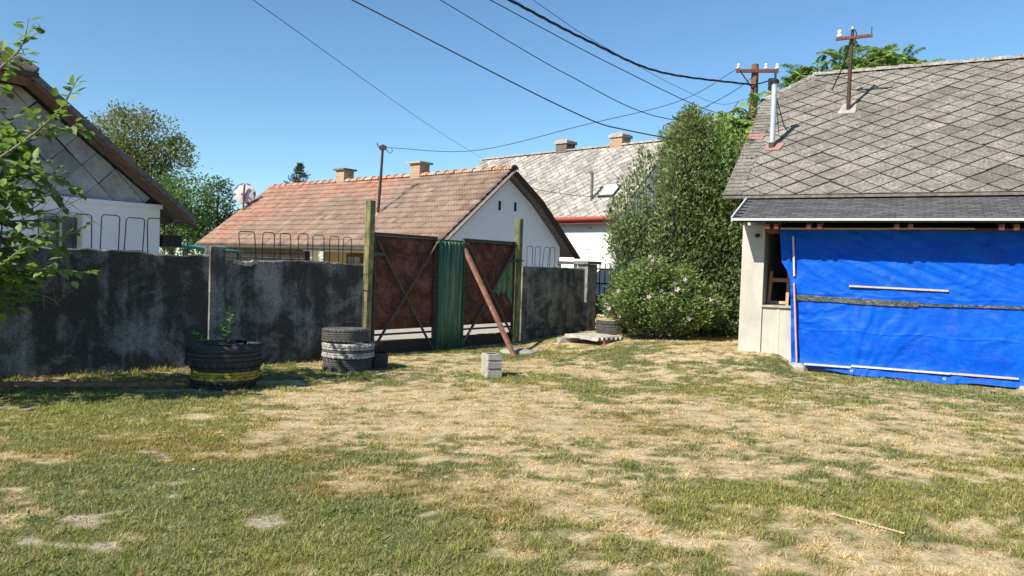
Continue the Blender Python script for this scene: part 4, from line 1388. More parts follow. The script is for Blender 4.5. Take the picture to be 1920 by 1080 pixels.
# one tile: flat pan with a rolled left edge
b = MB()
prof = [(0, .006), (.022, .056), (.045, .056), (.072, .010), (.108, .006), (.130, .052), (.153, .052), (.180, .008), (tw - .004, .004)]
v = []
for (vv_, dz) in ((-.015, .046), (th + .03, .0)):
    v += [(x, vv_, z + dz) for x, z in prof]
v += [(x, -.015, .012) for x, z in prof]
n = len(prof)
b.add(v, [(i, i + 1, n + i + 1, n + i) for i in range(n - 1)] + [(2 * n + i, 2 * n + i + 1, i + 1, i) for i in range(n - 1)])
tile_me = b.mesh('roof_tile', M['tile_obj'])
tv, tf = np.array(b.v), b.f
rr = random.Random(9)
cells = []
for r_ in range(14):
    for c_ in range(int(12.0 / tw)):
        x = -.10 - (c_ + 1) * tw
        cells.append((abs(x) , x, r_))
cells.sort()
rv, rf, rc = [], [], []
def tile_color(x, r_):
    up_ = r_ / 13
    redz = float(fbm(np.array([x * .45]), np.array([up_ * 2.0]), 15, 3)[0])
    red = sstep(.40, .62, .30 * sstep(-3.5, -7, x) + .34 * up_ + (redz - .5) * .75)
    a = np.array([.34, .24, .18]); c = np.array([.43, .24, .17]); g_ = np.array([.40, .34, .28])
    k = a * (1 - red) + c * red
    if rr.random() < .25: k = k * .7 + g_ * .3
    if rr.random() < .05: k = k * .78
    return tuple(k * rr.uniform(.82, 1.15))
mo = Vector((0, -MW, ME))
for idx, (k, x, r_) in enumerate(cells):
    p = mo + ms * (r_ * th + rr.uniform(-.006, .006)) + Vector((x, 0, 0)) + mn * rr.uniform(0, .006)
    p.z += -.035 * math.sin((x / -12.0) * math.pi) * (.4 + .6 * r_ / 13)
    m4 = Matrix(((1, 0, 0, p.x), (0, ms.y, mn.y, p.y), (0, ms.z, mn.z, p.z), (0, 0, 0, 1))) @ Matrix.Rotation(rr.uniform(-.015, .015), 4, 'Z')
    c = tile_color(x, r_)
    if idx < 300:
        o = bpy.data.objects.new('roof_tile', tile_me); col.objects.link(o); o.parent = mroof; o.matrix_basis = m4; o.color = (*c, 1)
    else:
        o_ = len(rv)
        rv += [tuple(m4 @ Vector(q_)) for q_ in tv]
        rf += [tuple(i_ + o_ for i_ in f_) for f_ in tf]
        rc += [(*c, 1)] * len(tv)
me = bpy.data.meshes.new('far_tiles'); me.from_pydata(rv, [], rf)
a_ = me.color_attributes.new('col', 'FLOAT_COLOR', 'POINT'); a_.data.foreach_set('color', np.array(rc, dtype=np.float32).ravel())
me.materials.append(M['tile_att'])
o = bpy.data.objects.new('far_roof_tiles', me); col.objects.link(o); o.parent = mroof; o['kind'] = 'stuff'
def mcap(r_, t):
    k = r_.uniform(.8, 1.15); return (.46 * k, .235 * k, .155 * k) if r_.random() < .75 else (.4 * k, .3 * k, .22 * k)
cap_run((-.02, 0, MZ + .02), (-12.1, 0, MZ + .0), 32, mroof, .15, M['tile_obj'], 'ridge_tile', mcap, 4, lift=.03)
# verge boards
b = MB(); b.beam((-.03, -MW - .05, ME - .08), (-.03, 0, MZ - .05), .03, .15, (1, 0, 0)); b.build('verge_board', M['wood_grey'], MH)
for (y0, z0), (y1, z1) in zip(back, back[1:]):
    b = MB(); b.beam((-.02, y0, z0 - .10), (-.02, y1, z1 - .10), .05, .20, (1, 0, 0)); b.build('verge_board', M['wood_dark'], MH)
b = MB(); b.beam((-12.13, -MW - .05, ME - .06), (-12.13, 0, MZ), .03, .14, (1, 0, 0)); b.build('verge_board', M['wood_grey'], MH)
b = MB()
b.prism([(-2.5, 0), (2.75, 0), (2.75, 2.05), (2.42, 2.35), (1.23, 3.27), (0, 3.98), (-2.5, 2.02)], lambda a, c, t: (t, a, c), -.7, -.36)
b.build('gable_wall', M['plaster_white'], MH)
for y, z in ((-.22, 3.11), (.47, 3.13)):
    b = MB(); b.box(-.365, -.352, y - .05, y + .05, z - .13, z + .13); w_ = b.build('gable_slot', M['dark'], MH)
b = MB(); b.box(-12, -6.15, -2.5, -2.4, 0, 1.75); b.build('shed_wall', M['dark'], MH)
for k in range(5):
    b = MB(); z0 = .9 + k * .17; b.box(-11.9, -6.2, -2.56 - .004 * (k % 2), -2.52, z0, z0 + .15); b.build('board', M['board_wall'], MH)
b = MB(); b.box(-6.15, -.7, -1.9, -1.7, 0, 2.5); b.build('front_wall', M['plaster_cream'], MH)
wn_ = MB(); wn_.box(-4.95, -4.2, -1.95, -1.9, .75, 1.62); w_ = wn_.build('window', M['wood_old'], MH)
b = MB(); b.box(-4.87, -4.6, -1.962, -1.953, .83, 1.54); b.build('pane', M['glass'], w_)
b = MB(); b.box(-4.55, -4.28, -1.962, -1.953, .83, 1.54); b.build('pane', M['glass'], w_)
for x in (-5.75, -3.15):
    b = MB(); b.box(x - .09, x + .09, -2.62, -2.44, 0, 1.85); b.build('porch_post', M['plaster_white'], MH)
b = MB(); b.tube([(-12.1, -MW - .06, ME - .06), (-.1, -MW - .06, ME - .075)], .05, 8); b.build('gutter', M['iron_dark'], MH, smooth=True)
b = MB(); b.box(-6.1, -.5, -2.68, -2.6, 1.66, 1.76); b.build('porch_beam', M['plaster_white'], MH)
for x, nm in ((-7.7, 'chimney'), (-3.95, 'chimney')):
    b = MB(); b.box(x - .22, x + .22, -.16, .26, 3.8, 4.52); ch = b.build(nm, M['brick'], MH)
    b = MB(); b.box(x - .30, x + .30, -.24, .34, 4.522, 4.58); b.build('cap', M['wood_grey'] if x < -5 else M['concrete'], ch)
def mroof_pt(x, y):
    yaw = R(39.4)
    hx, hy, bx, by = math.cos(yaw), -math.sin(yaw), math.sin(yaw), math.cos(yaw)
    return (-.008 + hx * x + bx * y, 21 + hy * x + by * y, MZ + y * (MZ - ME) / MW)
x, y, z = mroof_pt(-3.77, -1.76)
mm_ = empty('antenna_mast', (x, y, z), 0, 'thin rusty pipe mast rising from the clay tile roof behind the left gate post', 'mast')
b = MB(); b.tube([(0, 0, -.1), (.06, 0, 1.1), (.10, 0, 2.1)], [.045, .04, .036], 10); b.build('pipe', M['iron'], mm_, smooth=True)
b = MB(); b.box(.0, .2, -.06, .06, 1.95, 2.07); b.tube([(.02, 0, 2.0), (-.06, 0, 2.05), (-.07, 0, 2.15)], .015, 6); b.build('bracket', M['iron'], mm_)
b = MB(); b.tube([(.16, 0, 2.0), (.3, 0, 1.85), (.38, 0, 1.9), (.36, 0, 2.0)], .01, 6); b.build('cable_loop', M['cable'], mm_)
b = MB(); b.tube([(0, 0, -.06), (0, 0, .1)], [.09, .05], 10); b.build('collar', M['concrete'], mm_, smooth=True)
x, y, z = mroof_pt(-11.7, -1.4)
ds = empty('satellite_dish', (x, y, z), 0, 'round satellite dish with flaking paint at the left end of the tiled roof', 'satellite dish')
m = Mat('flaking_dish', 0.6, 0.3)
n_ = m.noise(m.pos(), 4.5, 5, 0.6, .5)
rad = m.node('ShaderNodeVectorMath', operation='LENGTH'); m.link(m.objpos((1, 1, 0.0)), rad.inputs[0])
ad = m.node('ShaderNodeMath', operation='MULTIPLY_ADD'); m.link(n_, ad.inputs[0]); ad.inputs[1].default_value = .5; m.link(rad.outputs['Value'], ad.inputs[2])
m.base(m.ramp(ad.outputs[0], [(.60, (.50, .48, .50)), (.63, (.06, .05, .05))]))
M['dish'] = m.m
b = MB(); b.tube([(0, .0, -.1), (0, 0, .7), (.03, 0, 1.05)], .035, 10); b.build('pole', M['wood_old'], ds, smooth=True)
b = MB()
pr = [(.001, 0), (.14, .009), (.28, .035), (.375, .065), (.395, .07), (.395, .082), (.375, .078), (.28, .048), (.14, .022), (.001, .012)]
b.lathe(pr, 40, closed=False)
d_ = b.build('dish', M['dish'], ds, smooth=60, loc=(0.0, .06, .72)); d_.rotation_euler = (R(-98), 0, R(8))
b = MB(); b.box(-.1, .1, -.03, .04, .66, .70); b.box(-.04, .04, -.03, .06, .5, .56); b.build('bracket', M['iron_dark'], ds)
b = MB(); b.tube([(0, .1, .42), (.05, .45, .45), (.06, .55, .62)], .015, 6); b.tube([(.06, .52, .62), (.06, .42, .64)], .035, 8); b.build('receiver_arm', M['iron_dark'], ds)

# ------------------------------------------------------------------ far house with pale slate roof
FH = empty('slate_house', (-1.62, 36.0, 0), -R(43.5), 'far house with pale slate roof, red gutter and bright white wall', 'house')
FZ, FW, FE = 6.48, 3.57, 3.26
XF = 10.55
fs = Vector((0, FW, FZ - FE)).normalized(); fnn = Vector((0, -(FZ - FE), FW)).normalized(); FL = math.hypot(FW, FZ - FE)
b = MB()
plate(b, [(0, -FW, FE), (XF, -FW, FE), (XF, 0, FZ), (0, 0, FZ)], .08)
plate(b, [(XF, FW, FE), (0, FW, FE), (0, 0, FZ), (XF, 0, FZ)], .08)
froof = b.build('roof', M['wood_grey'], FH)
slate_cover(froof, (0, -FW, FE), (1, 0, 0), fs, fnn, [(0, 0), (XF, 0), (XF, FL), (0, FL)], .44, .44, 300, lambda u, v: -u + abs(v - 2) * .3, slate_col((.47, .445, .40), .14), gap=.013, tilt=.02, seed=8)
cap_run((0, 0, FZ + .01), (XF, 0, FZ + .01), 26, froof, .12, M['slate_obj'], 'ridge_cap', lambda r_, t: (.4, .38, .34), 6)
b = MB(); b.box(.3, XF - .22, -3.2, -2.9, 0, 3.42); b.build('front_wall', M['plaster_far'], FH)
b = MB(); b.prism([(-3.2, 0), (3.2, 0), (3.2, 3.45), (0, 6.3), (-3.2, 3.45)], lambda a, c, t: (t, a, c), XF - .5, XF - .215); b.prism([(-3.2, 0), (3.2, 0), (3.2, 3.45), (0, 6.3), (-3.2, 3.45)], lambda a, c, t: (t, a, c), .29, .6); b.box(.6, XF - .5, 2.9, 3.2, 0, 3.4)
b.build('gable_wall', M['plaster_white'], FH)
b = MB(); b.tube([(0, -FW - .07, FE - .03), (XF, -FW - .07, FE - .03)], .075, 10); b.box(0, XF, -FW - .0, -FW + .04, FE - .2, FE - .09); b.build('gutter', M['red_paint'], FH, smooth=True)
b = MB(); b.box(7.55, 8.15, -3.225, -3.2, 1.95, 2.35); vn = b.build('vent_window', M['wood_grey'], FH)
b = MB(); b.box(7.6, 8.1, -3.235, -3.226, 2.0, 2.3); b.build('pane', M['concrete'], vn)
for x, mt in ((5.0, 'brick_dark'), (7.9, 'brick')):
    b = MB(); b.box(x - .30, x + .30, -.12, .48, 6.1, 6.80); ch = b.build('chimney', M[mt], FH)
    b = MB(); b.box(x - .36, x + .36, -.18, .54, 6.802, 6.92); b.prism([(-.36, 6.92), (.36, 6.92), (.26, 7.0), (-.26, 7.0)], lambda a, c, t: (x + a, t, c), -.1, .46); b.build('cap', M['concrete'], ch)
fz = lambda y: FZ + y * (FZ - FE) / FW
b = MB(); b.tube([(8.8, -2.77, fz(-2.77) - .1), (8.8, -2.77, fz(-2.77) + 1.0)], .055, 8); b.tube([(8.8, -2.77, fz(-2.77) + .98), (8.7, -2.77, fz(-2.77) + 1.08)], .07, 8); b.build('vent_pipe', M['wood_grey'], FH, smooth=True)
b = MB(); plate(b, [(9.05, -2.75, fz(-2.75) + .12), (9.75, -2.75, fz(-2.75) + .12), (9.75, -2.15, fz(-2.15) + .12), (9.05, -2.15, fz(-2.15) + .12)], .10); sk = b.build('skylight', M['iron_dark'], FH)
b = MB(); plate(b, [(9.09, -2.70, fz(-2.70) + .135), (9.71, -2.70, fz(-2.70) + .135), (9.71, -2.2, fz(-2.2) + .135), (9.09, -2.2, fz(-2.2) + .135)], .01); b.build('pane', M['skyglass'], sk)
b = MB(); b.box(9.05, 9.2, -3.24, -3.2, 2.9, 2.92); b.build('wall_vent', M['wood_grey'], FH)

# ------------------------------------------------------------------ left house
LH = empty('gabled_house', (-6.11, 13.0, 0), math.atan2(.81, .59), 'white house with grey diamond-clad gable and brown verge boards behind the left wall', 'house')
GW = .12
tl = .75
rz_ = lambda x: 2.04 - (x - .43) * tl       # verge line
XA = -3.3                                    # ridge
zh = rz_(-2.17)
b = MB(); b.box(2 * XA, 0, GW, GW + .3, 0, 2.2); b.build('gable_base', M['plaster_white'], LH)
b = MB(); b.box(2 * XA - .02, .02, GW - .05, GW + .3, 2.2, 2.27); b.build('cornice', M['plaster_white'], LH)
b = MB(); b.prism([(2 * XA, 2.27), (0, 2.27), (-.02, rz_(0) - .12), (-2.17, zh - .12), (2 * XA + 2.17, zh - .12), (2 * XA + .02, rz_(0) - .12)], lambda a, c, t: (a, t, c), GW + .03, GW + .28); clad = b.build('gable', M['wood_dark'], LH)
n_ = slate_cover(clad, (0, GW + .03, 2.28), (1, 0, 0), (0, 0, 1), (0, -1, 0), [(2 * XA, 0), (-.05, 0), (-2.2, zh - 2.28 - .13), (2 * XA + 2.2, zh - 2.28 - .13)], .52, .52, 90, lambda u, v: abs(u), slate_col((.36, .365, .37), .10), gap=.007, name='panel', tilt=.012, mats=('panel', 'panel'))
b = MB(); b.box(-.3, 0, GW + .3, 9, 0, 2.1); b.box(2 * XA, 2 * XA + .3, GW + .3, 9, 0, 2.1); b.build('side_wall', M['plaster_white'], LH)
V0 = -.18
b = MB()
plate(b, [(.46, V0, rz_(.46)), (.46, 9.2, rz_(.46)), (XA, 9.2, rz_(XA)), (XA, V0 + .75, rz_(XA)), (-2.17, V0, zh)], .05)
plate(b, [(2 * XA - .46, 9.2, rz_(.46)), (2 * XA - .46, V0, rz_(.46)), (2 * XA + 2.17, V0, zh), (XA, V0 + .75, rz_(XA)), (XA, 9.2, rz_(XA))], .05)
plate(b, [(-2.17, V0, zh), (XA, V0 + .75, rz_(XA)), (2 * XA + 2.17, V0, zh)], .05)
lroof = b.build('roof', M['wood_grey'], LH)
for s_ in (1, -1):
    mx_ = (lambda x: x) if s_ == 1 else (lambda x: 2 * XA - x)
    b = MB(); b.beam((mx_(.50), V0 - .02, rz_(.50) - .10), (mx_(-2.17), V0 - .02, zh - .10), .03, .17, (0, 1, 0)); b.build('verge_board', M['wood_old'], LH)
    b = MB(); b.beam((mx_(.46), V0 - .05, rz_(.46) + .005), (mx_(-2.17), V0 - .05, zh + .005), .10, .05, (0, 1, 0)); b.build('verge_tile_edge', M['wood_grey'], LH)
b = MB(); b.box(2 * XA + 2.17, -2.17, V0 - .03, V0, zh - .16, zh - .02); b.build('hip_eave_board', M['wood_old'], LH)
b = MB(); b.box(2 * XA + 2.1, -2.1, V0 - .09, V0 + .0, zh - .02, zh + .05); b.build('hip_gutter', M['iron_dark'], LH)
b = MB(); b.tube([(-2.12, V0 - .02, zh + .06), (XA, V0 + .72, rz_(XA) + .06)], .09, 8); b.build('hip_cap', M['wood_grey'], LH, smooth=True)
for k in range(9):
    b = MB(); x0 = .42 - k * .29; plate(b, [(x0, V0 + .0, rz_(x0) - .052), (x0 - .27, V0, rz_(x0 - .27) - .052), (x0 - .27, GW + .02, rz_(x0 - .27) - .052), (x0, GW + .02, rz_(x0) - .052)][::-1], .012); b.build('soffit_board', M['wood_grey'], LH)
b = MB(); b.box(-1.92, -1.30, GW - .03, GW + .02, 1.05, 2.02); w_ = b.build('window', M['wood_lath_pale'], LH)
b = MB(); b.box(-1.86, -1.64, GW - .04, GW - .031, 1.1, 1.95); b.build('pane', M['glass'], w_)
b = MB(); b.box(-1.60, -1.38, GW - .04, GW - .031, 1.1, 1.95); b.build('pane', M['glass'], w_)
b = MB(); b.box(.05, .4, .1, .7, 1.55, 1.75); b.build('meter_box', M['black'], LH)
gs = empty('green_shelter', (-5.9, 13.35, 0), math.atan2(.81, .59), 'low green sheet shelter beside the white house corner, just above the wall', 'shelter')
b = MB(); plate(b, [(0, 0, 1.56), (1.2, 0, 1.52), (1.2, 1.2, 1.60), (0, 1.2, 1.64)], .03); b.build('roof_sheet', M['green_sheet'], gs)
for x, y in ((.05, .05), (1.15, .05), (.05, 1.15), (1.15, 1.15)):
    b = MB(); b.box(x - .03, x + .03, y - .03, y + .03, 0, 1.52); b.build('post', M['wood_grey'], gs)

# ------------------------------------------------------------------ utility pole and wires
up_ = empty('utility_pole', (6.62, 21.0, 0), R(-8), 'wooden utility pole with a rusty crossarm and white insulators behind the slate roof', 'utility pole')
b = MB(); b.tube([(0, 0, -.2), (0, 0, 3.5), (-.03, 0, 7.28)], [.14, .12, .095], 12); b.build('pole', M['wood_old'], up_, smooth=40)
b = MB(); b.box(-.56, .58, -.16, -.10, 7.02, 7.11); b.build('crossarm', M['iron_red'], up_)
for x in (-.5, .24, .54):
    insulator(up_, (x, -.13, 7.112), 1.15)
b = MB(); b.tube([(.5, -.14, 7.02), (.5, -.14, 6.7), (.42, -.14, 6.6)], .03, 6); b.box(.32, .46, -.2, -.1, 6.4, 6.85); b.tube([(.36, -.15, 6.8), (.1, -.14, 6.72), (-.1, -.13, 6.68)], .018, 6); b.build('cable_clamp', M['black'], up_)
b = MB(); b.beam((-.42, -.13, 7.02), (-.06, -.1, 6.55), .03, .03); b.build('arm_brace', M['iron'], up_)

def spline(pts, n=14):
    P = [np.array(p, float) for p in pts]
    P = [2 * P[0] - P[1]] + P + [2 * P[-1] - P[-2]]
    out = []
    for i in range(1, len(P) - 2):
        for k in range(n):
            t = k / n
            out.append(.5 * ((2 * P[i]) + (-P[i - 1] + P[i + 1]) * t + (2 * P[i - 1] - 5 * P[i] + 4 * P[i + 1] - P[i + 2]) * t ** 2 + (-P[i - 1] + 3 * P[i] - 3 * P[i + 1] + P[i + 2]) * t ** 3))
    out.append(P[-2])
    return out
def wire(pts, r, label, grp='overhead wires', ext=9.0, bundle=False):
    P = spline(pts)
    if ext:
        d = (P[0] - P[1]); d = d / np.linalg.norm(d)
        more = [P[0] + d * s + np.array([0, 0, .012 * s * s]) for s in (ext, ext * .66, ext * .33)]
        P = more + P
    b = MB()
    b.tube(P, r, 6)
    if bundle:
        for ph in (0, 2.1, 4.2):
            Q = [p + np.array([0, .02 * math.cos(ph + k * .9), .022 * math.sin(ph + k * .9)]) for k, p in enumerate(P)]
            b.tube(Q, r * .8, 5)
    o = b.build('overhead_wire', M['cable'], smooth=True)
    return tag(o, label, 'wire', grp)
mid = lambda a, c, sag: tuple((np.array(a) + np.array(c)) / 2 - np.array([0, 0, sag]))
w1a, w1b = (-4.28, 12, 5.51), (-1.62, 36.0, 6.55)
wire([w1a, mid(w1a, w1b, .12), w1b], .006, 'thin wire crossing the sky at far left down to the far slate roof')
wire([(-2.82, 12.5, 5.74), (.85, 13.5, 4.28), (2.15, 13.7, 3.94), (4.42, 13.5, 3.62)], .011, 'lowest thick black cable passing in front of the tall shrub to the slate roof')
wire([(-1.38, 12.7, 5.86), (.82, 13.3, 4.85), (2.74, 13.8, 4.22), (5.1, 14.6, 4.5)], .0075, 'third overhead wire from the left, running into the top of the tall shrub')
wire([(-.53, 12.9, 5.95), (1.87, 15, 5.49), (4.52, 17, 5.04), (6.15, 20.9, 6.2)], .0085, 'overhead wire just below the thick bundled cable')
wire([(-.21, 12.9, 5.97), (1.32, 15, 5.97), (3.4, 18, 6.18), (6.5, 20.88, 6.68)], .012, 'thick twisted bundle cable running to the utility pole', bundle=True)
mast_top = (-3.94, 22.03, 4.78)
wire([mast_top, (-1.2, 21.0, 4.62), (1.75, 19.6, 5.17), (4.4, 20.3, 6.05), (6.12, 20.85, 7.15)], .008, 'slack wire from the antenna mast on the tiled roof across to the utility pole', ext=0)
wire([(2.08, 15, 5.63), (3.7, 17.5, 5.72), (5.38, 20, 5.92), (6.4, 20.9, 6.3)], .005, 'faint thin wire under the bundled cable near the utility pole', ext=6)
wire([(6.55, 20.85, 6.95), (5.9, 20.3, 6.4), (4.9, 19.6, 5.75), (3.6, 18.5, 5.0)], .009, 'short steep wire dropping from the utility pole into the shrub', ext=0)
wg = [(.02, 20.85, 3.66), (2.2, 22.8, 3.62), (6.3, 27.0, 4.1)]
wire(wg, .008, 'thin wire from the white gable to the far house roof', ext=0)

# ------------------------------------------------------------------ foliage
def colors(n, base, var=.3, warm=.1, alt=None, altp=0.0):
    k = 1 + rng.uniform(-var, var, (n, 1))
    c = np.array(base)[None] * k
    c = c * (1 + np.concatenate([rng.uniform(-warm, warm * 1.5, (n, 1)), np.zeros((n, 1)), rng.uniform(-warm, warm, (n, 1))], 1))
    if alt is not None:
        m_ = rng.random(n) < altp
        c[m_] = np.array(alt) * k[m_]
    return np.clip(c, .005, .9)

def crown_mesh(name, parts, parent, mat=None):
    Vs, Fs, Cs, o = [], [], [], 0
    for V_, F_, C_ in parts:
        Vs.append(V_); Fs.append(F_ + o); Cs.append(C_); o += len(V_)
    return fast_mesh(name, np.concatenate(Vs), np.concatenate(Fs), np.concatenate(Cs), mat or M['leaf'], parent)

def clumps_tree(name, label, cat, base, clist, nleaf, L, base_col, trunk_h, trunk_r, group=None, sparse=False, var=.35, alt=None, altp=0., spread=.35):
    """clist: list of (x, y, z, r) ellipsoid lobes relative to base"""
    e = empty(name, base, 0, label, cat, group)
    parts = []
    tot = sum(r ** 2 for *_, r in clist)
    b = MB()
    top = max(z for _, _, z, _ in clist)
    trunk = [(0, 0, -.1), (.05, .02, trunk_h * .5), (0.02, .05, trunk_h), (.0, .0, top * .85)]
    b.tube(spline(trunk, 5), list(np.linspace(trunk_r, trunk_r * .25, 16)), 9)
    for x, y, z, r in clist:
        n = int(nleaf * r ** 2 / tot)
        st = (0.02, .03, min(trunk_h, z * .6))
        b.tube(spline([st, ((st[0] + x) / 2, (st[1] + y) / 2, (st[2] + z) / 2 + .1), (x, y, z)], 4), list(np.linspace(trunk_r * .5, trunk_r * .12, 9)), 6)
        # sub clumps on the shell of the lobe
        k = max(6, int(n / 60))
        u = unit(rng.normal(size=(k, 3)))
        cc = np.array([x, y, z]) + u * r * (rng.uniform(.35, 1.0, (k, 1)) ** .5) * np.array([1, 1, .9])
        for q in range(0, k, 2):
            b.tube([(x, y, z - r * .3), tuple((np.array([x, y, z]) + cc[q]) / 2), tuple(cc[q])], [trunk_r * .1, trunk_r * .06, trunk_r * .03], 4, cap=False)
        idx = rng.integers(0, k, n)
        P = cc[idx] + rng.normal(size=(n, 3)) * r * spread * (.55 if sparse else .75)
        D = unit(P - np.array([x, y, z - r * .3])) + rng.normal(size=(n, 3)) * .6
        tone = rng.uniform(.75, 1.25, k)[idx][:, None]
        C_ = colors(n, base_col, var, .12, alt, altp) * tone
        parts.append(leaf_arrays(P, D, L * rng.uniform(.7, 1.25, n), L * .45 * rng.uniform(.8, 1.2, n), C_, droop=.1))
    b.build('trunk', M['bark'], e, smooth=60)
    crown_mesh('crown', parts, e)
    return e

# far trees at the left
clumps_tree('willow_tree', 'tall sparse grey-green tree rising behind the left house roof', 'tree', (-19.4, 38, 0),
            [(-1.7, 0, 6.0, 1.6), (-.6, .3, 7.3, 1.5), (.7, 0, 7.0, 1.6), (1.7, -.2, 6.3, 1.2), (0, 0, 5.4, 1.9), (-1.3, .2, 7.2, 1.1), (2.4, 0, 7.1, .55), (.9, .2, 5.0, 1.6)],
            12000, .20, (.16, .20, .095), 3.2, .22, 'trees beyond the left house', sparse=True, spread=.34, alt=(.20, .20, .11), altp=.25)
clumps_tree('leafy_tree', 'bushy mid-green tree beyond the left house eave, below the sparse tall tree', 'tree', (-15.7, 34, 0),
            [(-.6, 0, 3.6, 1.3), (.5, .2, 3.9, 1.2), (.2, 0, 2.6, 1.5), (-1.3, .3, 2.6, 1.3), (1.1, 0, 2.5, 1.0)], 10000, .17, (.085, .17, .042), 1.6, .2, 'trees beyond the left house', alt=(.16, .14, .03), altp=.02)
clumps_tree('dark_tree', 'small dark pointed tree beside the bushy tree left of the satellite dish', 'tree', (-14.35, 36, 0),
            [(0, 0, 4.3, .65), (.1, 0, 3.4, .9), (-.1, 0, 2.4, 1.1), (.05, 0, 4.95, .35)], 5000, .15, (.06, .115, .05), 1.2, .14, 'trees beyond the left house')
clumps_tree('leafy_tree', 'low light-green tree just left of the satellite dish', 'tree', (-13.3, 37.5, 0),
            [(-.6, 0, 2.6, 1.0), (.5, 0, 2.9, .9), (1.3, 0, 2.6, .9), (0, 0, 1.6, 1.2)], 6000, .17, (.105, .19, .06), 1.0, .14, 'trees beyond the left house')
# spruce tip behind the tiled roof
e = empty('spruce_tree', (-13.0, 45, 0), 0, 'spruce tip poking up behind the ridge of the clay tile roof', 'tree')
b = MB(); b.tube([(0, 0, -.1), (0, 0, 4), (0, 0, 7.25)], [.16, .1, .01], 8); b.build('trunk', M['bark'], e, smooth=True)
parts = []
for z in np.arange(1.0, 7.2, .17):
    r_ = .08 + (7.2 - z) * .55
    nb = 9
    for k in range(nb):
        a = rng.uniform(0, 6.28)
        rr_ = r_ * rng.uniform(.7, 1.15)
        n = 34
        t = rng.uniform(.1, 1, n)
        d = np.array([math.cos(a), math.sin(a), .12])
        P = np.array([0, 0, z]) + d * (t * rr_)[:, None] + rng.normal(size=(n, 3)) * .03
        P[:, 2] += -.18 * t + .22 * t ** 3
        parts.append(leaf_arrays(P, d + rng.normal(size=(n, 3)) * .7, rng.uniform(.08, .14, n), rng.uniform(.03, .05, n), colors(n, (.045, .075, .045), .3)))
crown_mesh('crown', parts, e)

# ------------------------------------------------------------------ tall evergreen shrub thicket
TOPX = [1.70, 1.95, 2.15, 2.45, 2.7, 2.95, 3.1, 3.35, 3.6, 3.9, 4.2, 4.45]
TOPZ = [2.3, 3.1, 3.35, 4.0, 3.8, 4.3, 4.45, 4.45, 4.35, 4.25, 3.9, 3.4]
th_ = empty('tall_shrub', (3.05, 14.1, gz(3.05, 14.1)), 0, 'tall dark evergreen shrub with upright leafy shoots between far house and slate roof', 'shrub')
parts = []
b = MB()
ox, oy, oz = 3.05, 14.1, gz(3.05, 14.1)
for k in range(140):
    x = (rng.uniform(1.85, 4.4) if k > 52 else rng.uniform(2.78, 3.8)) if k > 24 else [2.45, 2.5, 1.98, 2.05, 3.0, 3.1, 3.12, 3.3, 3.36, 3.4, 3.6, 2.9, 3.2, 2.15, 3.5, 2.7, 2.25, 2.85, 3.7, 3.55, 1.75, 1.82, 2.95, 3.05, 3.25][k]
    y = 14.1 + rng.uniform(-.75, .75)
    top = np.interp(x, TOPX, TOPZ) * ((rng.uniform(.66, 1.0) if k > 52 else rng.uniform(.88, 1.0)) if k > 24 else rng.uniform(.94, .99))
    if k > 24 and x < 2.75: top = min(top, rng.uniform(2.0, 3.0))
    bx, by = 3.05 + (x - 3.05) * .35, 14.1 + (y - 14.1) * .4
    P0, P1 = np.array([bx, by, oz]), np.array([x, y, top])
    pm = (P0 + P1) / 2 + np.array([(x - bx) * .25, 0, .2])
    sp = spline([P0, pm, P1], 10)
    b.tube([p - np.array([ox, oy, oz]) for p in sp], list(np.linspace(.022, .004, len(sp))), 5, cap=False)
    n = int((125 if x > 2.75 else 85) * (top - .6))
    t = rng.uniform(.16, 1, n) ** .85
    S_ = np.array(sp)
    fi = t * (len(S_) - 1); i0 = np.minimum(fi.astype(int), len(S_) - 2); fr_ = (fi - i0)[:, None]
    P = S_[i0] * (1 - fr_) + S_[i0 + 1] * fr_
    ang = rng.uniform(0, 6.28, n)
    rad = (.09 + .28 * (1 - t) ** .8) * rng.uniform(.2, 1.0, n)
    out = np.stack([np.cos(ang), np.sin(ang), rng.uniform(-.1, .5, n)], 1)
    P = P + out * rad[:, None]
    D = out + np.array([0, 0, .75]) + rng.normal(size=(n, 3)) * .25
    C_ = colors(n, (.165, .215, .092), .40, .1, (.23, .29, .11), .2)
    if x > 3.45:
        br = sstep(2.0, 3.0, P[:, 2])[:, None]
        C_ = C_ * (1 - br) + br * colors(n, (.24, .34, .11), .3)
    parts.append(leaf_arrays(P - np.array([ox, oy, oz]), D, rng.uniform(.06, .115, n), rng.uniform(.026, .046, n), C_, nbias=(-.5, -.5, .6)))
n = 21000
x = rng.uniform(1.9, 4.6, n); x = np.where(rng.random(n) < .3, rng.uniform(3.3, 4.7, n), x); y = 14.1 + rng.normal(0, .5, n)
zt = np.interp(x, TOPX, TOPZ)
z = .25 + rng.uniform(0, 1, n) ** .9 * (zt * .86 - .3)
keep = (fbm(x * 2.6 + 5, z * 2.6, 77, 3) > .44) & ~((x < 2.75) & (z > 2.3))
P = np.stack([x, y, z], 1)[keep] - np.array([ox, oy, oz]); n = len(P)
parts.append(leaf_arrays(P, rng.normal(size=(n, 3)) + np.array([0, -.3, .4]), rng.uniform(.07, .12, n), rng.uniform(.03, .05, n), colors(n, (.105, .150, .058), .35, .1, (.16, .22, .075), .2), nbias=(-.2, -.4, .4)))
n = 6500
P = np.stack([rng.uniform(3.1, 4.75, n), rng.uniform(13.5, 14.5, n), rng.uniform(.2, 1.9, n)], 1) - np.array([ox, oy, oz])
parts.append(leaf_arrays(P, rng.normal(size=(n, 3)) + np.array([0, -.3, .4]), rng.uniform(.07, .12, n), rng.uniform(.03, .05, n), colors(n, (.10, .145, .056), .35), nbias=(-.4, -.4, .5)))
b.build('stems', M['bark'], th_, smooth=True)
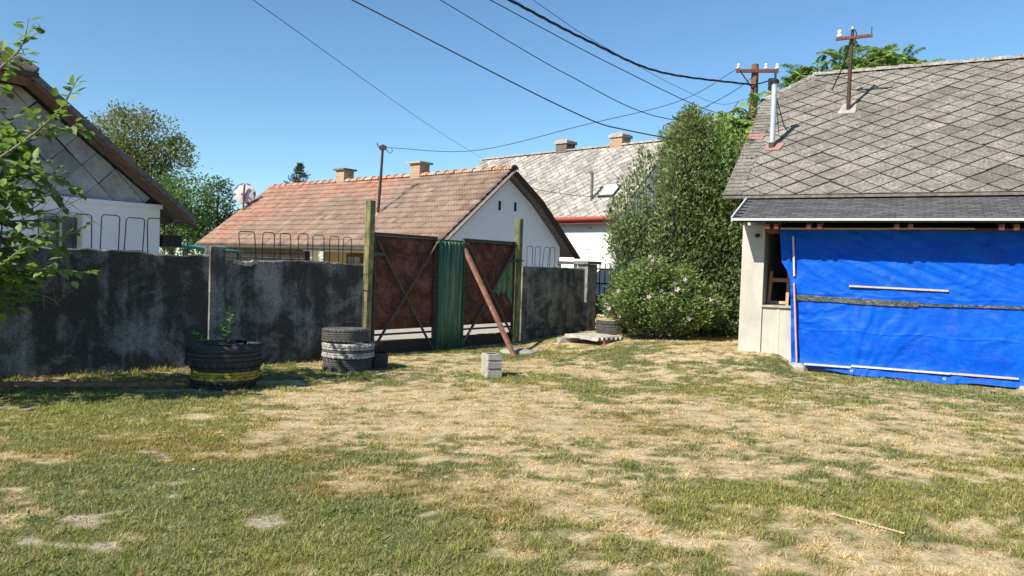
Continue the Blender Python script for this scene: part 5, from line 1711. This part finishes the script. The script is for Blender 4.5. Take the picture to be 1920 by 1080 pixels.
crown_mesh('foliage', parts, th_)

# ------------------------------------------------------------------ hibiscus shrub with pink flowers
hx, hy = 2.62, 12.95
hz = gz(hx, hy)
hb = empty('hibiscus_shrub', (hx, hy, hz), 0, 'rounded hibiscus shrub with pink flowers in front of the tall dark shrub', 'shrub')
parts, b = [], MB()
tips = []
for k in range(170):
    a = rng.uniform(0, 6.28); rr_ = rng.uniform(.1, 1) ** .6
    ex = math.cos(a) * rr_ * 1.05; ey = math.sin(a) * rr_ * .75
    top = (1.42 - .75 * rr_ ** 2) * rng.uniform(.8, 1.06) + .10 * math.exp(-((ex + .3) / .4) ** 2)
    if ex > .5: top *= .86
    P0 = np.array([ex * .2, ey * .2, -.03]); P1 = np.array([ex, ey, top])
    sp = spline([P0, (P0 + P1) / 2 + np.array([ex * .22, ey * .22, .05]), P1], 8)
    b.tube(sp, list(np.linspace(.011, .003, len(sp))), 4, cap=False)
    n = 125
    t = rng.uniform(.06, 1, n) ** .75
    S_ = np.array(sp); fi = t * (len(S_) - 1); i0 = np.minimum(fi.astype(int), len(S_) - 2); fr_ = (fi - i0)[:, None]
    P = S_[i0] * (1 - fr_) + S_[i0 + 1] * fr_
    ang = rng.uniform(0, 6.28, n)
    out = np.stack([np.cos(ang), np.sin(ang), rng.uniform(-.3, .5, n)], 1)
    P = P + out * rng.uniform(.01, .13, n)[:, None]
    parts.append(leaf_arrays(P, out + np.array([0, 0, .3]), rng.uniform(.045, .075, n), rng.uniform(.028, .045, n), colors(n, (.135, .205, .065), .35, .1, (.21, .28, .09), .22), nbias=(-.5, -.5, .7)))
    if ey < .15:
        tips.append(S_[-1 - int(rng.integers(0, 9))])
b.build('stems', M['bark'], hb, smooth=True)
crown_mesh('foliage', parts, hb)
fb = MB()
for k in range(5):
    a = 2 * math.pi * k / 5
    c = lambda r_, da, z_: (r_ * math.cos(a + da), r_ * math.sin(a + da), z_)
    fb.add([(0, 0, 0), c(.025, -.5, .012), c(.042, -.28, .02), c(.045, .2, .018), c(.026, .48, .010)], [(0, 1, 2), (0, 2, 3), (0, 3, 4)])
fm = fb.mesh('flower', M['petal'])
rr = random.Random(4)
fl = rr.sample(tips, min(len(tips), 50))
for p in fl:
    o = bpy.data.objects.new('flower', fm); col.objects.link(o); o.parent = hb
    d = Vector((p[0] * .6 - .25 + rr.uniform(-.4, .4), -1 + rr.uniform(-.2, .3), .35 + rr.uniform(-.3, .4))).normalized()
    o.location = Vector(p) + d * .07
    o.rotation_euler = d.to_track_quat('Z', 'Y').to_euler()
    s_ = rr.uniform(.7, 1.15); o.scale = (s_, s_, s_)
    t = rr.uniform(.8, 1.1)
    o.color = (.66 * t, .45 * t, .62 * t, 1)

# ------------------------------------------------------------------ trees of heaven
def heaven_tree(label, base, tips_, nper, L=.8, frond_col=(.20, .31, .085), alt=(.20, .17, .04)):
    e = empty('heaven_tree', base, 0, label, 'tree', 'feathery trees behind the slate roof')
    b = MB(); parts = []
    hmax = max(t[2] for t in tips_)
    b.tube(spline([(0, 0, -.1), (.1, 0, hmax * .3), (.0, .1, hmax * .6)], 5), list(np.linspace(.14, .06, 11)), 8)
    for tx, ty, tz in tips_:
        s0 = np.array([0, .1, hmax * rng.uniform(.3, .6)])
        b.tube(spline([s0, (s0 + np.array([tx, ty, tz])) / 2 + np.array([tx * .15, 0, -.1]), (tx, ty, tz)], 5), list(np.linspace(.05, .015, 11)), 6)
        for k in range(nper):
            az = rng.uniform(0, 6.28); el = rng.uniform(-.05, 1.1)
            d = np.array([math.cos(az) * math.cos(el), math.sin(az) * math.cos(el), math.sin(el)])
            ll = L * rng.uniform(.65, 1.15)
            org = np.array([tx, ty, tz]) - np.array([0, 0, rng.uniform(0, .8)]) + d * .05
            n = 26
            t = np.repeat(np.linspace(.18, 1, n // 2), 2)
            R_ = org + d * (t * ll)[:, None]
            R_[:, 2] -= .38 * ll * t ** 2.2
            tang = d[None] - np.array([0, 0, 1.0]) * (.38 * 2.2 * t ** 1.2)[:, None]
            tang = unit(tang)
            side = unit(np.cross(tang, np.array([0, 0, 1.0]) + rng.normal(size=3) * .15))
            sg = np.tile([1, -1], n // 2)[:, None]
            D = side * sg + tang * .35 - np.array([0, 0, .25])
            le = .22 * L * (1 - .45 * np.abs(t - .45) * 1.2) * rng.uniform(.85, 1.15, n)
            tone = rng.uniform(.75, 1.25)
            bc = alt if rng.random() < .035 else frond_col
            parts.append(leaf_arrays(R_, D, le, le * .30, colors(n, bc, .15, .05) * tone, droop=.25, nbias=(0, 0, 2.0)))
            b.tube([tuple(org), tuple(R_[n // 2]), tuple(R_[-1])], [.007, .005, .003], 4, cap=False)
    b.build('trunk', M['bark'], e, smooth=True)
    crown_mesh('crown', parts, e)
def tips_in(cx, cy, cz, rx, ry, rz2, n):
    u = unit(rng.normal(size=(n, 3))) * (rng.uniform(.2, 1, (n, 1)) ** .4)
    return [(cx + a[0] * rx, cy + a[1] * ry, cz + a[2] * rz2) for a in u]
heaven_tree('feathery tree between the tall shrub and the left edge of the slate roof', (4.45, 16.0, 0), tips_in(.15, 0, 3.7, .75, .55, 1.3, 46) + [(.1, -.2, 4.85), (.45, -.2, 5.1), (-.2, -.3, 4.6), (.65, -.2, 4.9), (.75, -.1, 4.5), (.3, 0, 4.8)], 9, .66, (.30, .44, .12))
heaven_tree('wide feathery tree rising behind the ridge of the slate roof', (10.0, 22.4, 0),
            tips_in(0, 0, 6.9, 1.9, 1.0, .8, 22) + [(x_ + rng.uniform(-.1, .1), rng.uniform(-.6, .5), z_ + rng.uniform(-.05, .2)) for x_, z_ in ((-1.9, 7.1), (-1.6, 7.5), (-1.3, 7.6), (-.9, 7.8), (-.6, 7.7), (-.3, 7.95), (0, 7.8), (.3, 8.0), (.6, 8.15), (.9, 8.1), (1.2, 7.9), (1.5, 8.05), (1.8, 7.85), (.75, 7.8), (1.95, 7.7))], 20, .8)
heaven_tree('last feathery branch tips above the slate ridge at far right', (13.4, 24.0, 0), [(-.25, 0, 8.35), (.2, 0, 8.3), (-.65, 0, 8.15), (0, .3, 7.9)], 8, .8)

# ------------------------------------------------------------------ mulberry tree at the left edge
mt_ = empty('mulberry_tree', (-6.3, 6.1, 0), 0, 'large-leaved mulberry tree reaching in from the left edge before the wall', 'tree')
MO = np.array([-6.3, 6.1, 0])
T_ = np.array([(0, 0, 0), (.12, .20, .05), (.38, .34, .08), (.68, .24, .05), (1, 0, -.06), (.68, -.24, .05), (.38, -.34, .08), (.12, -.20, .05), (.4, 0, 0), (.7, 0, -.01)])
TF = [(0, 8, 2, 1), (8, 9, 3, 2), (9, 4, 3), (0, 7, 6, 8), (8, 6, 5, 9), (9, 5, 4)]
b = MB(); b.add(T_, TF)
lm = [b.mesh('leaf', M['leaf_obj'], smooth=80)]
for k in range(2):
    T2 = T_.copy(); T2[:, 2] += (.10 if k else -.06) * T2[:, 0] ** 2; T2[:, 1] *= (.85 if k else 1.1)
    b = MB(); b.add(T2, TF); lm.append(b.mesh('leaf', M['leaf_obj'], smooth=80))
def px(u, v, D):
    """tip positions measured on the spot: u across, v up (metres at distance D)"""
    return np.array([u * D, D, 1.4 + v * D])
# branch paths: tangent coordinates (u = x / distance, v = height above eye / distance) at a distance of about five metres
def B(lst, D):
    return [px(u, v, D + 1.4 + .12 * i) for i, (u, v) in enumerate(lst)]
paths = [
    (B([(-.80, .16), (-.70, .235), (-.665, .27), (-.655, .308)], 5.3), 11),
    (B([(-.80, .06), (-.68, .13), (-.615, .185), (-.59, .228)], 5.2), 12),
    (B([(-.82, .08), (-.69, .15), (-.60, .165), (-.567, .155)], 5.5), 13),
    (B([(-.80, .10), (-.70, .12), (-.62, .10), (-.578, .075)], 5.1), 14),
    (B([(-.82, .02), (-.70, .09), (-.64, .10), (-.60, .055)], 5.6), 14),
    (B([(-.80, .16), (-.71, .165), (-.66, .13), (-.645, .09)], 5.4), 14),
    (B([(-.82, .14), (-.72, .11), (-.68, .07), (-.645, .05)], 4.9), 14),
    (B([(-.80, -.02), (-.70, .01), (-.62, .015), (-.565, .04)], 5.2), 12),
    (B([(-.80, -.05), (-.70, -.02), (-.62, -.025), (-.56, -.027)], 5.0), 12),
    (B([(-.82, .0), (-.72, -.005), (-.67, -.03), (-.64, -.045)], 5.4), 14),
    (B([(-.82, -.03), (-.71, -.03), (-.66, .0), (-.63, .012)], 4.8), 14),
    (B([(-.82, -.06), (-.73, -.05), (-.68, -.045), (-.65, -.055)], 5.2), 12),
    (B([(-.84, .12), (-.75, .13), (-.69, .10), (-.665, .10)], 5.0), 14),
    (B([(-.84, .05), (-.75, .06), (-.70, .04), (-.67, .035)], 5.3), 14),
    (B([(-.84, .2), (-.76, .20), (-.71, .20), (-.69, .215)], 5.5), 12),
    (B([(-.84, -.09), (-.75, -.08), (-.70, -.075), (-.675, -.08)], 5.5), 10),
]
for k in range(18):
    u1 = rng.uniform(-.705, -.60); v1 = rng.uniform(.02, .16) if k % 3 else rng.uniform(-.065, .01)
    if v1 > .02 and u1 > -.63: v1 = rng.uniform(.04, .12)
    Dq = rng.uniform(4.9, 5.7)
    paths.append((B([(-.86, v1 * .6 + .02), (-.76, v1 * .8), (-.5 * .71 + u1 * .5, v1 - .005), (u1, v1)], Dq), 12))
wood = MB()
trunk = [(0, 0, -.1), (.05, .05, .8), (.0, .0, 1.6), (.15, .1, 2.6), (.1, .0, 3.6)]
wood.tube(spline(trunk, 5), list(np.linspace(.13, .03, 21)), 9)
leafP = []
for pts, nl_ in paths:
    st = np.array([-6.25, 6.1, max(.8, min(2.4, pts[0][2] - .25))])
    S_ = np.array(spline([st] + pts, 9))
    wood.tube([p - MO for p in S_], list(np.linspace(.022, .0035, len(S_))), 6, cap=False)
    for k in range(9):
        i0 = int(len(S_) * rng.uniform(.10, .44)); p = S_[i0]; q = p + rng.normal(size=3) * .10
        wood.tube([p - MO, q - MO], [.004, .002], 4, cap=False)
        for j in range(3):
            leafP.append((q + rng.normal(size=3) * .04, rng.normal(size=3) + np.array([.3, 0, -.1]), rng.uniform(.08, .13)))
    for k in range(nl_ * 2):
        t = .42 + .58 * (k + .5) / (nl_ * 2)
        fi = t * (len(S_) - 1); i0 = min(int(fi), len(S_) - 2)
        p = S_[i0] * (1 - fi + i0) + S_[i0 + 1] * (fi - i0)
        tg = unit((S_[i0 + 1] - S_[i0])[None])[0]
        sd = np.cross(tg, [0, 0, 1]); sd = sd / (np.linalg.norm(sd) + 1e-6) * (1 if k % 2 else -1)
        if t < .8 and rng.random() < .55:   # short side twig
            q = p + (sd * rng.uniform(.08, .22) + rng.normal(size=3) * .06 + np.array([0, 0, .03]))
            wood.tube([p - MO, (p + q) / 2 - MO + np.array([0, 0, .01]), q - MO], [.005, .004, .003], 4, cap=False)
            for j in range(3):
                leafP.append((q + rng.normal(size=3) * .035, sd * .7 + tg * .5 + rng.normal(size=3) * .5, rng.uniform(.08, .13)))
        leafP.append((p + sd * .025, sd * .8 + tg * .55 + np.array([0, 0, rng.uniform(-.5, .35)]), rng.uniform(.09, .14) * (1 if t < .93 else .8)))
# bare twigs
for pts in (B([(-.82, .04), (-.70, .06), (-.62, .075), (-.59, .075)], 5.6), B([(-.82, .02), (-.70, .045), (-.62, .055), (-.575, .075)], 5.7), B([(-.82, .0), (-.71, .03), (-.64, .06), (-.62, .09)], 5.5),
            B([(-.82, -.045), (-.70, -.055), (-.63, -.06), (-.605, -.075)], 5.4), B([(-.82, -.09), (-.72, -.08), (-.68, -.11), (-.655, -.15)], 5.5), B([(-.84, -.06), (-.72, -.06), (-.66, -.07), (-.63, -.05)], 5.6),
            B([(-.82, .07), (-.71, .05), (-.65, .03), (-.60, .06)], 5.3)):
    S_ = np.array(spline([np.array([-6.25, 6.1, 1.2])] + pts, 8))
    wood.tube([p - MO for p in S_], list(np.linspace(.012, .002, len(S_))), 5, cap=False)
    for k in range(8):
        i0 = int(rng.integers(len(S_) // 2, len(S_) - 2))
        q = S_[i0] + rng.normal(size=3) * .11 + np.array([.07, 0, .02])
        wood.tube([S_[i0] - MO, q - MO], [.003, .0015], 4, cap=False)
wood.build('trunk', M['twig'], mt_, smooth=60)
rr = random.Random(21)
def leaf_frame_(D, droop=.35):
    d = Vector(D).normalized(); d.z -= rr.uniform(0, droop); d.normalize()
    nrm = Vector((rr.uniform(-.5, .3), rr.uniform(-.7, .2), 1.0))
    s = nrm.cross(d).normalized(); n = d.cross(s)
    return d, s, n
def visible_rank(p):
    return 0 if p[0] / p[1] > -.72 else 1
leafP.sort(key=lambda t: visible_rank(t[0]))
crown_rest = []
crown_parent = None
dens = []
# crown mass outside the frame, one joined part
n = 950
u = unit(rng.normal(size=(n, 3))) * rng.uniform(.25, 1, (n, 1)) ** .45
Pm = np.array([-6.9, 5.5, 2.0]) + u * np.array([1.2, .85, 1.1])
keep = (Pm[:, 0] / Pm[:, 1] < -.745) & (fbm(Pm[:, 0] * 2.2 + 4, Pm[:, 2] * 2.2 + Pm[:, 1], 55, 2) > .36)
Pm = Pm[keep]
mass = [(p, rng.normal(size=3) + np.array([0, 0, -.2]), rng.uniform(.08, .13)) for p in Pm]
tv_ = T_
VV, FFq, CC = [], [], []
def mul_col():
    t = rr.uniform(.7, 1.25); y = rr.random()
    c = (.115, .205, .045) if y < .75 else (.20, .29, .07)
    if rr.random() < .01: c = (.45, .38, .04)
    return (c[0] * t, c[1] * t, c[2] * t)
rest = leafP[300:] + mass
for p, D, L in rest:
    d, s, nn_ = leaf_frame_(D)
    o_ = len(VV)
    c = mul_col()
    for q in tv_:
        VV.append(tuple(Vector(p - MO) + (d * q[0] + s * q[1] + nn_ * q[2]) * L)); CC.append(c)
    FFq += [tuple(o_ + i for i in f_) for f_ in TF]
me = bpy.data.meshes.new('crown'); me.from_pydata(VV, [], FFq)
a_ = me.color_attributes.new('col', 'FLOAT_COLOR', 'POINT'); a_.data.foreach_set('color', np.array([(*c, 1) for c in CC], dtype=np.float32).ravel())
me.materials.append(M['leaf'])
crown = bpy.data.objects.new('crown', me); col.objects.link(crown); crown.parent = mt_; crown['kind'] = 'stuff'
for p, D, L in leafP[:300]:
    d, s, nn_ = leaf_frame_(D)
    o = bpy.data.objects.new('leaf', lm[rr.randrange(3)]); col.objects.link(o); o.parent = crown
    q = Vector(p - MO)
    o.matrix_basis = Matrix(((d.x * L, s.x * L, nn_.x * L, q.x), (d.y * L, s.y * L, nn_.y * L, q.y), (d.z * L, s.z * L, nn_.z * L, q.z), (0, 0, 0, 1)))
    o.color = (*mul_col(), 1)

# ------------------------------------------------------------------ planter seedling
sd_ = empty('seedling', (-3.13, 8.04, gz(-3.1, 8.06) + .37), 0, 'young glossy-leaved seedling growing in the top planter tyre', 'plant')
b = MB(); b2 = []
stems = [[(.02, 0, -.02), (.05, -.02, .18), (.10, -.02, .32), (.10, -.02, .46)], [(-.02, 0, -.02), (-.12, -.04, .10), (-.22, -.05, .17), (-.27, -.05, .19)], [(0, -.02, -.02), (-.05, -.08, .08), (-.12, -.12, .12), (-.15, -.13, .12)], [(.0, .02, -.02), (.03, .03, .12), (.0, .04, .22), (-.01, .05, .26)]]
sl_b = MB(); sl_b.add(T_ * np.array([1, .75, 1]), TF); slm = sl_b.mesh('leaf', M['leaf_obj'], smooth=80)
for st in stems:
    S_ = np.array(spline(st, 6)); b.tube(S_, list(np.linspace(.006, .002, len(S_))), 5, cap=False)
    for k in range(15):
        t = .2 + .8 * k / 14; fi = t * (len(S_) - 1); i0 = min(int(fi), len(S_) - 2); p = S_[i0] * (1 - fi + i0) + S_[i0 + 1] * (fi - i0)
        a = k * 2.4
        D = np.array([math.cos(a), math.sin(a) * .8, .45 if t < .95 else 1.2])
        d = Vector(D).normalized(); s = Vector((0, -.3, 1)).cross(d).normalized(); nn_ = d.cross(s)
        L = .075 * (1.1 - .35 * t)
        o = bpy.data.objects.new('leaf', slm); col.objects.link(o); o.parent = sd_
        o.matrix_basis = Matrix(((d.x * L, s.x * L, nn_.x * L, p[0]), (d.y * L, s.y * L, nn_.y * L, p[1]), (d.z * L, s.z * L, nn_.z * L, p[2]), (0, 0, 0, 1)))
        t2 = rr.uniform(.8, 1.3); c = (.07, .16, .035) if t < .7 else (.13, .25, .05); o.color = (c[0] * t2, c[1] * t2, c[2] * t2, 1)
b.build('stem', M['greenstem'], sd_, smooth=True)

# ------------------------------------------------------------------ grass
def grass_positions(n, d0, d1, pw):
    uu = rng.random(n)
    k = 2 - pw      # density per area ~ D^-pw, width of the strip ~ D
    D = (d0 ** k + uu * (d1 ** k - d0 ** k)) ** (1 / k)
    x = rng.uniform(-1, 1, n) * (.82 * D + 1.3)
    return x, D
NG = 1200000
gxp, gyp = grass_positions(NG, 2.6, 17.5, 1.75)
Cg, Sg, Bg = lawn_color(gxp, gyp)
lx = (gxp - RH_O[0]) * RH_H[0] + (gyp - RH_O[1]) * RH_H[1]
ly = (gxp - RH_O[0]) * RH_B[0] + (gyp - RH_O[1]) * RH_B[1]
wl_s = (gxp + 5.42) * .7498 + (gyp - 7.89) * .6616
wl_n = -(gxp + 5.42) * .6616 + (gyp - 7.89) * .7498
road = ((wl_n > 1.6) & (wl_n < 5.5) & (wl_s > -2))
keep = ~((lx > -.0) & (ly > -.04)) & ~road & (rng.random(NG) > Bg * .85)
for cx, cy, r_ in ((sx, sy, .3), (-3.1, 8.06, .34), (1.9, 13.95, .28), (-.18, 9.42, .12), (.12, 12.1, .27)):
    keep &= (gxp - cx) ** 2 + (gyp - cy) ** 2 > r_ ** 2
clump = fbm(gxp * 13, gyp * 13, 101, 3)
keep &= rng.random(NG) < (.45 + 1.0 * sstep(.3, .65, clump)) * (1 - .25 * Sg)
gxp, gyp, Cg, Sg, clump = gxp[keep], gyp[keep], Cg[keep], Sg[keep], clump[keep]
n = len(gxp)
gzv = ground_z(gxp, gyp)
green = 1 - Sg
# individual blades flip between dead and green
flip = rng.random(n)
dead = flip < (.33 + .57 * Sg)
base_c = np.where(dead[:, None], (STRAW2 + (STRAW - STRAW2) * rng.random((n, 1))) * .92, GREEN + (YGREEN - GREEN) * rng.random((n, 1)) * .8)
Cb = Cg * .50 + base_c * .50
Cb = Cb * rng.uniform(.55, 1.5, (n, 1))
hgt = (.010 + .009 * green + .022 * sstep(.35, .75, clump)) * rng.uniform(.5, 1.35, n)
edge_tall = np.exp(-(np.abs(wl_n[keep]) / .16) ** 2) * (wl_s[keep] < 4.3)
hgt = hgt * (1 + 1.8 * edge_tall * rng.uniform(.2, 1.2, n))
ang = rng.uniform(0, 6.28, n)
lean_ = rng.uniform(.25, 1.2, n) + .8 * dead
dirv = np.stack([np.cos(ang), np.sin(ang)], 1)
wid = .0026 * (gyp / 3.2) ** .75 * rng.uniform(.7, 1.4, n)
pa = np.stack([gxp, gyp, gzv - .004], 1)
perp = np.stack([-dirv[:, 1], dirv[:, 0], np.zeros(n)], 1)
tip = pa + np.concatenate([dirv * (hgt * lean_)[:, None], (hgt * (1.1 - .28 * lean_))[:, None]], 1)
Vg = np.stack([pa - perp * wid[:, None], pa + perp * wid[:, None], tip], 1).reshape(-1, 3)
Fg = np.arange(3 * n).reshape(-1, 3)
cg = np.repeat(Cb, 3, 0)
o = fast_mesh('grass', Vg, Fg, cg, M['grass'])
tag(o, 'short patchy lawn grass, part green and part dried to straw', 'grass', kind='stuff')

# low broad-leaved weeds among the grass
nw = 5000
x, y = grass_positions(nw, 2.7, 11, 1.4)
s_, o2, b2_, n1, n3 = lawn_mix(x, y)
k = (rng.random(nw) < (1 - s_) * .8) & (fbm(x * 1.3, y * 1.3, 111, 3) > .5) & (-(x + 5.42) * .6616 + (y - 7.89) * .7498 < -.2) & (np.hypot(x + 3.1, y - 8.06) > .42) & (np.hypot(x + 2.12, y - 9.66) > .36)
x, y = x[k], y[k]
q = 4
x, y = np.repeat(x, q) + rng.normal(0, .02, len(x) * q), np.repeat(y, q) + rng.normal(0, .02, len(y) * q)
n = len(x)
P = np.stack([x, y, ground_z(x, y) + rng.uniform(.012, .035, n)], 1)
D = np.stack([rng.normal(size=n), rng.normal(size=n), rng.uniform(.0, .5, n)], 1)
crown_mesh('weeds', [leaf_arrays(P, D, rng.uniform(.014, .028, n), rng.uniform(.009, .017, n), colors(n, (.13, .20, .06), .3, .15), nbias=(0, 0, 2.5))], None)
tag(bpy.data.objects['weeds'], 'small round-leaved weeds scattered through the green lawn', 'weeds', kind='stuff')

# dry fallen leaves on the lawn
nf = 420
x, y = grass_positions(nf, 2.8, 12, 1.2)
k = (-(x + 5.42) * .6616 + (y - 7.89) * .7498 < -.15) & ~(((x - RH_O[0]) * RH_H[0] + (y - RH_O[1]) * RH_H[1] > -.1) & ((x - RH_O[0]) * RH_B[0] + (y - RH_O[1]) * RH_B[1] > -.1)) & (np.hypot(x + 3.1, y - 8.06) > .42) & (np.hypot(x + 2.12, y - 9.66) > .36)
x, y = x[k], y[k]; n = len(x)
P = np.stack([x, y, ground_z(x, y) + rng.uniform(.012, .028, n)], 1)
D = np.stack([rng.normal(size=n), rng.normal(size=n), rng.uniform(-.1, .35, n)], 1)
crown_mesh('fallen_leaves', [leaf_arrays(P, D, rng.uniform(.02, .045, n), rng.uniform(.014, .026, n), colors(n, (.30, .17, .075), .4, .2, (.42, .34, .2), .4), nbias=(0, 0, 2.5))], None)
tag(bpy.data.objects['fallen_leaves'], 'dry brown leaves fallen here and there on the lawn', 'leaves', kind='stuff')

# grit on the bare patches
xs_, ys_ = grass_positions(26000, 2.8, 9, 1.5)
_, _, bb_, _, _ = lawn_mix(xs_, ys_)
k = rng.random(len(xs_)) < bb_ * .8
xs_, ys_ = xs_[k][:1500], ys_[k][:1500]; n = len(xs_)
P = np.stack([xs_, ys_, ground_z(xs_, ys_) + .001], 1)
r_ = (rng.uniform(.002, .006, n) * (1 + 1.5 * (rng.random(n) < .06)))[:, None]
oc = np.array([(1, 0, 0), (0, 1, 0), (-1, 0, 0), (0, -1, 0), (0, 0, .8)])
V_ = (P[:, None, :] + oc[None] * r_[:, :, None] * rng.uniform(.6, 1.3, (n, 5, 1))).reshape(-1, 3)
i_ = np.arange(n)[:, None] * 5
F_ = np.concatenate([i_ + np.array(t) for t in ((0, 1, 4), (1, 2, 4), (2, 3, 4), (3, 0, 4))], 0)
g_ = fast_mesh('gravel', V_, F_, np.repeat(colors(n, (.42, .36, .28), .35), 5, 0), M['leaf'])
tag(g_, 'small grit and pebbles on the bare soil patches', 'gravel', kind='stuff')
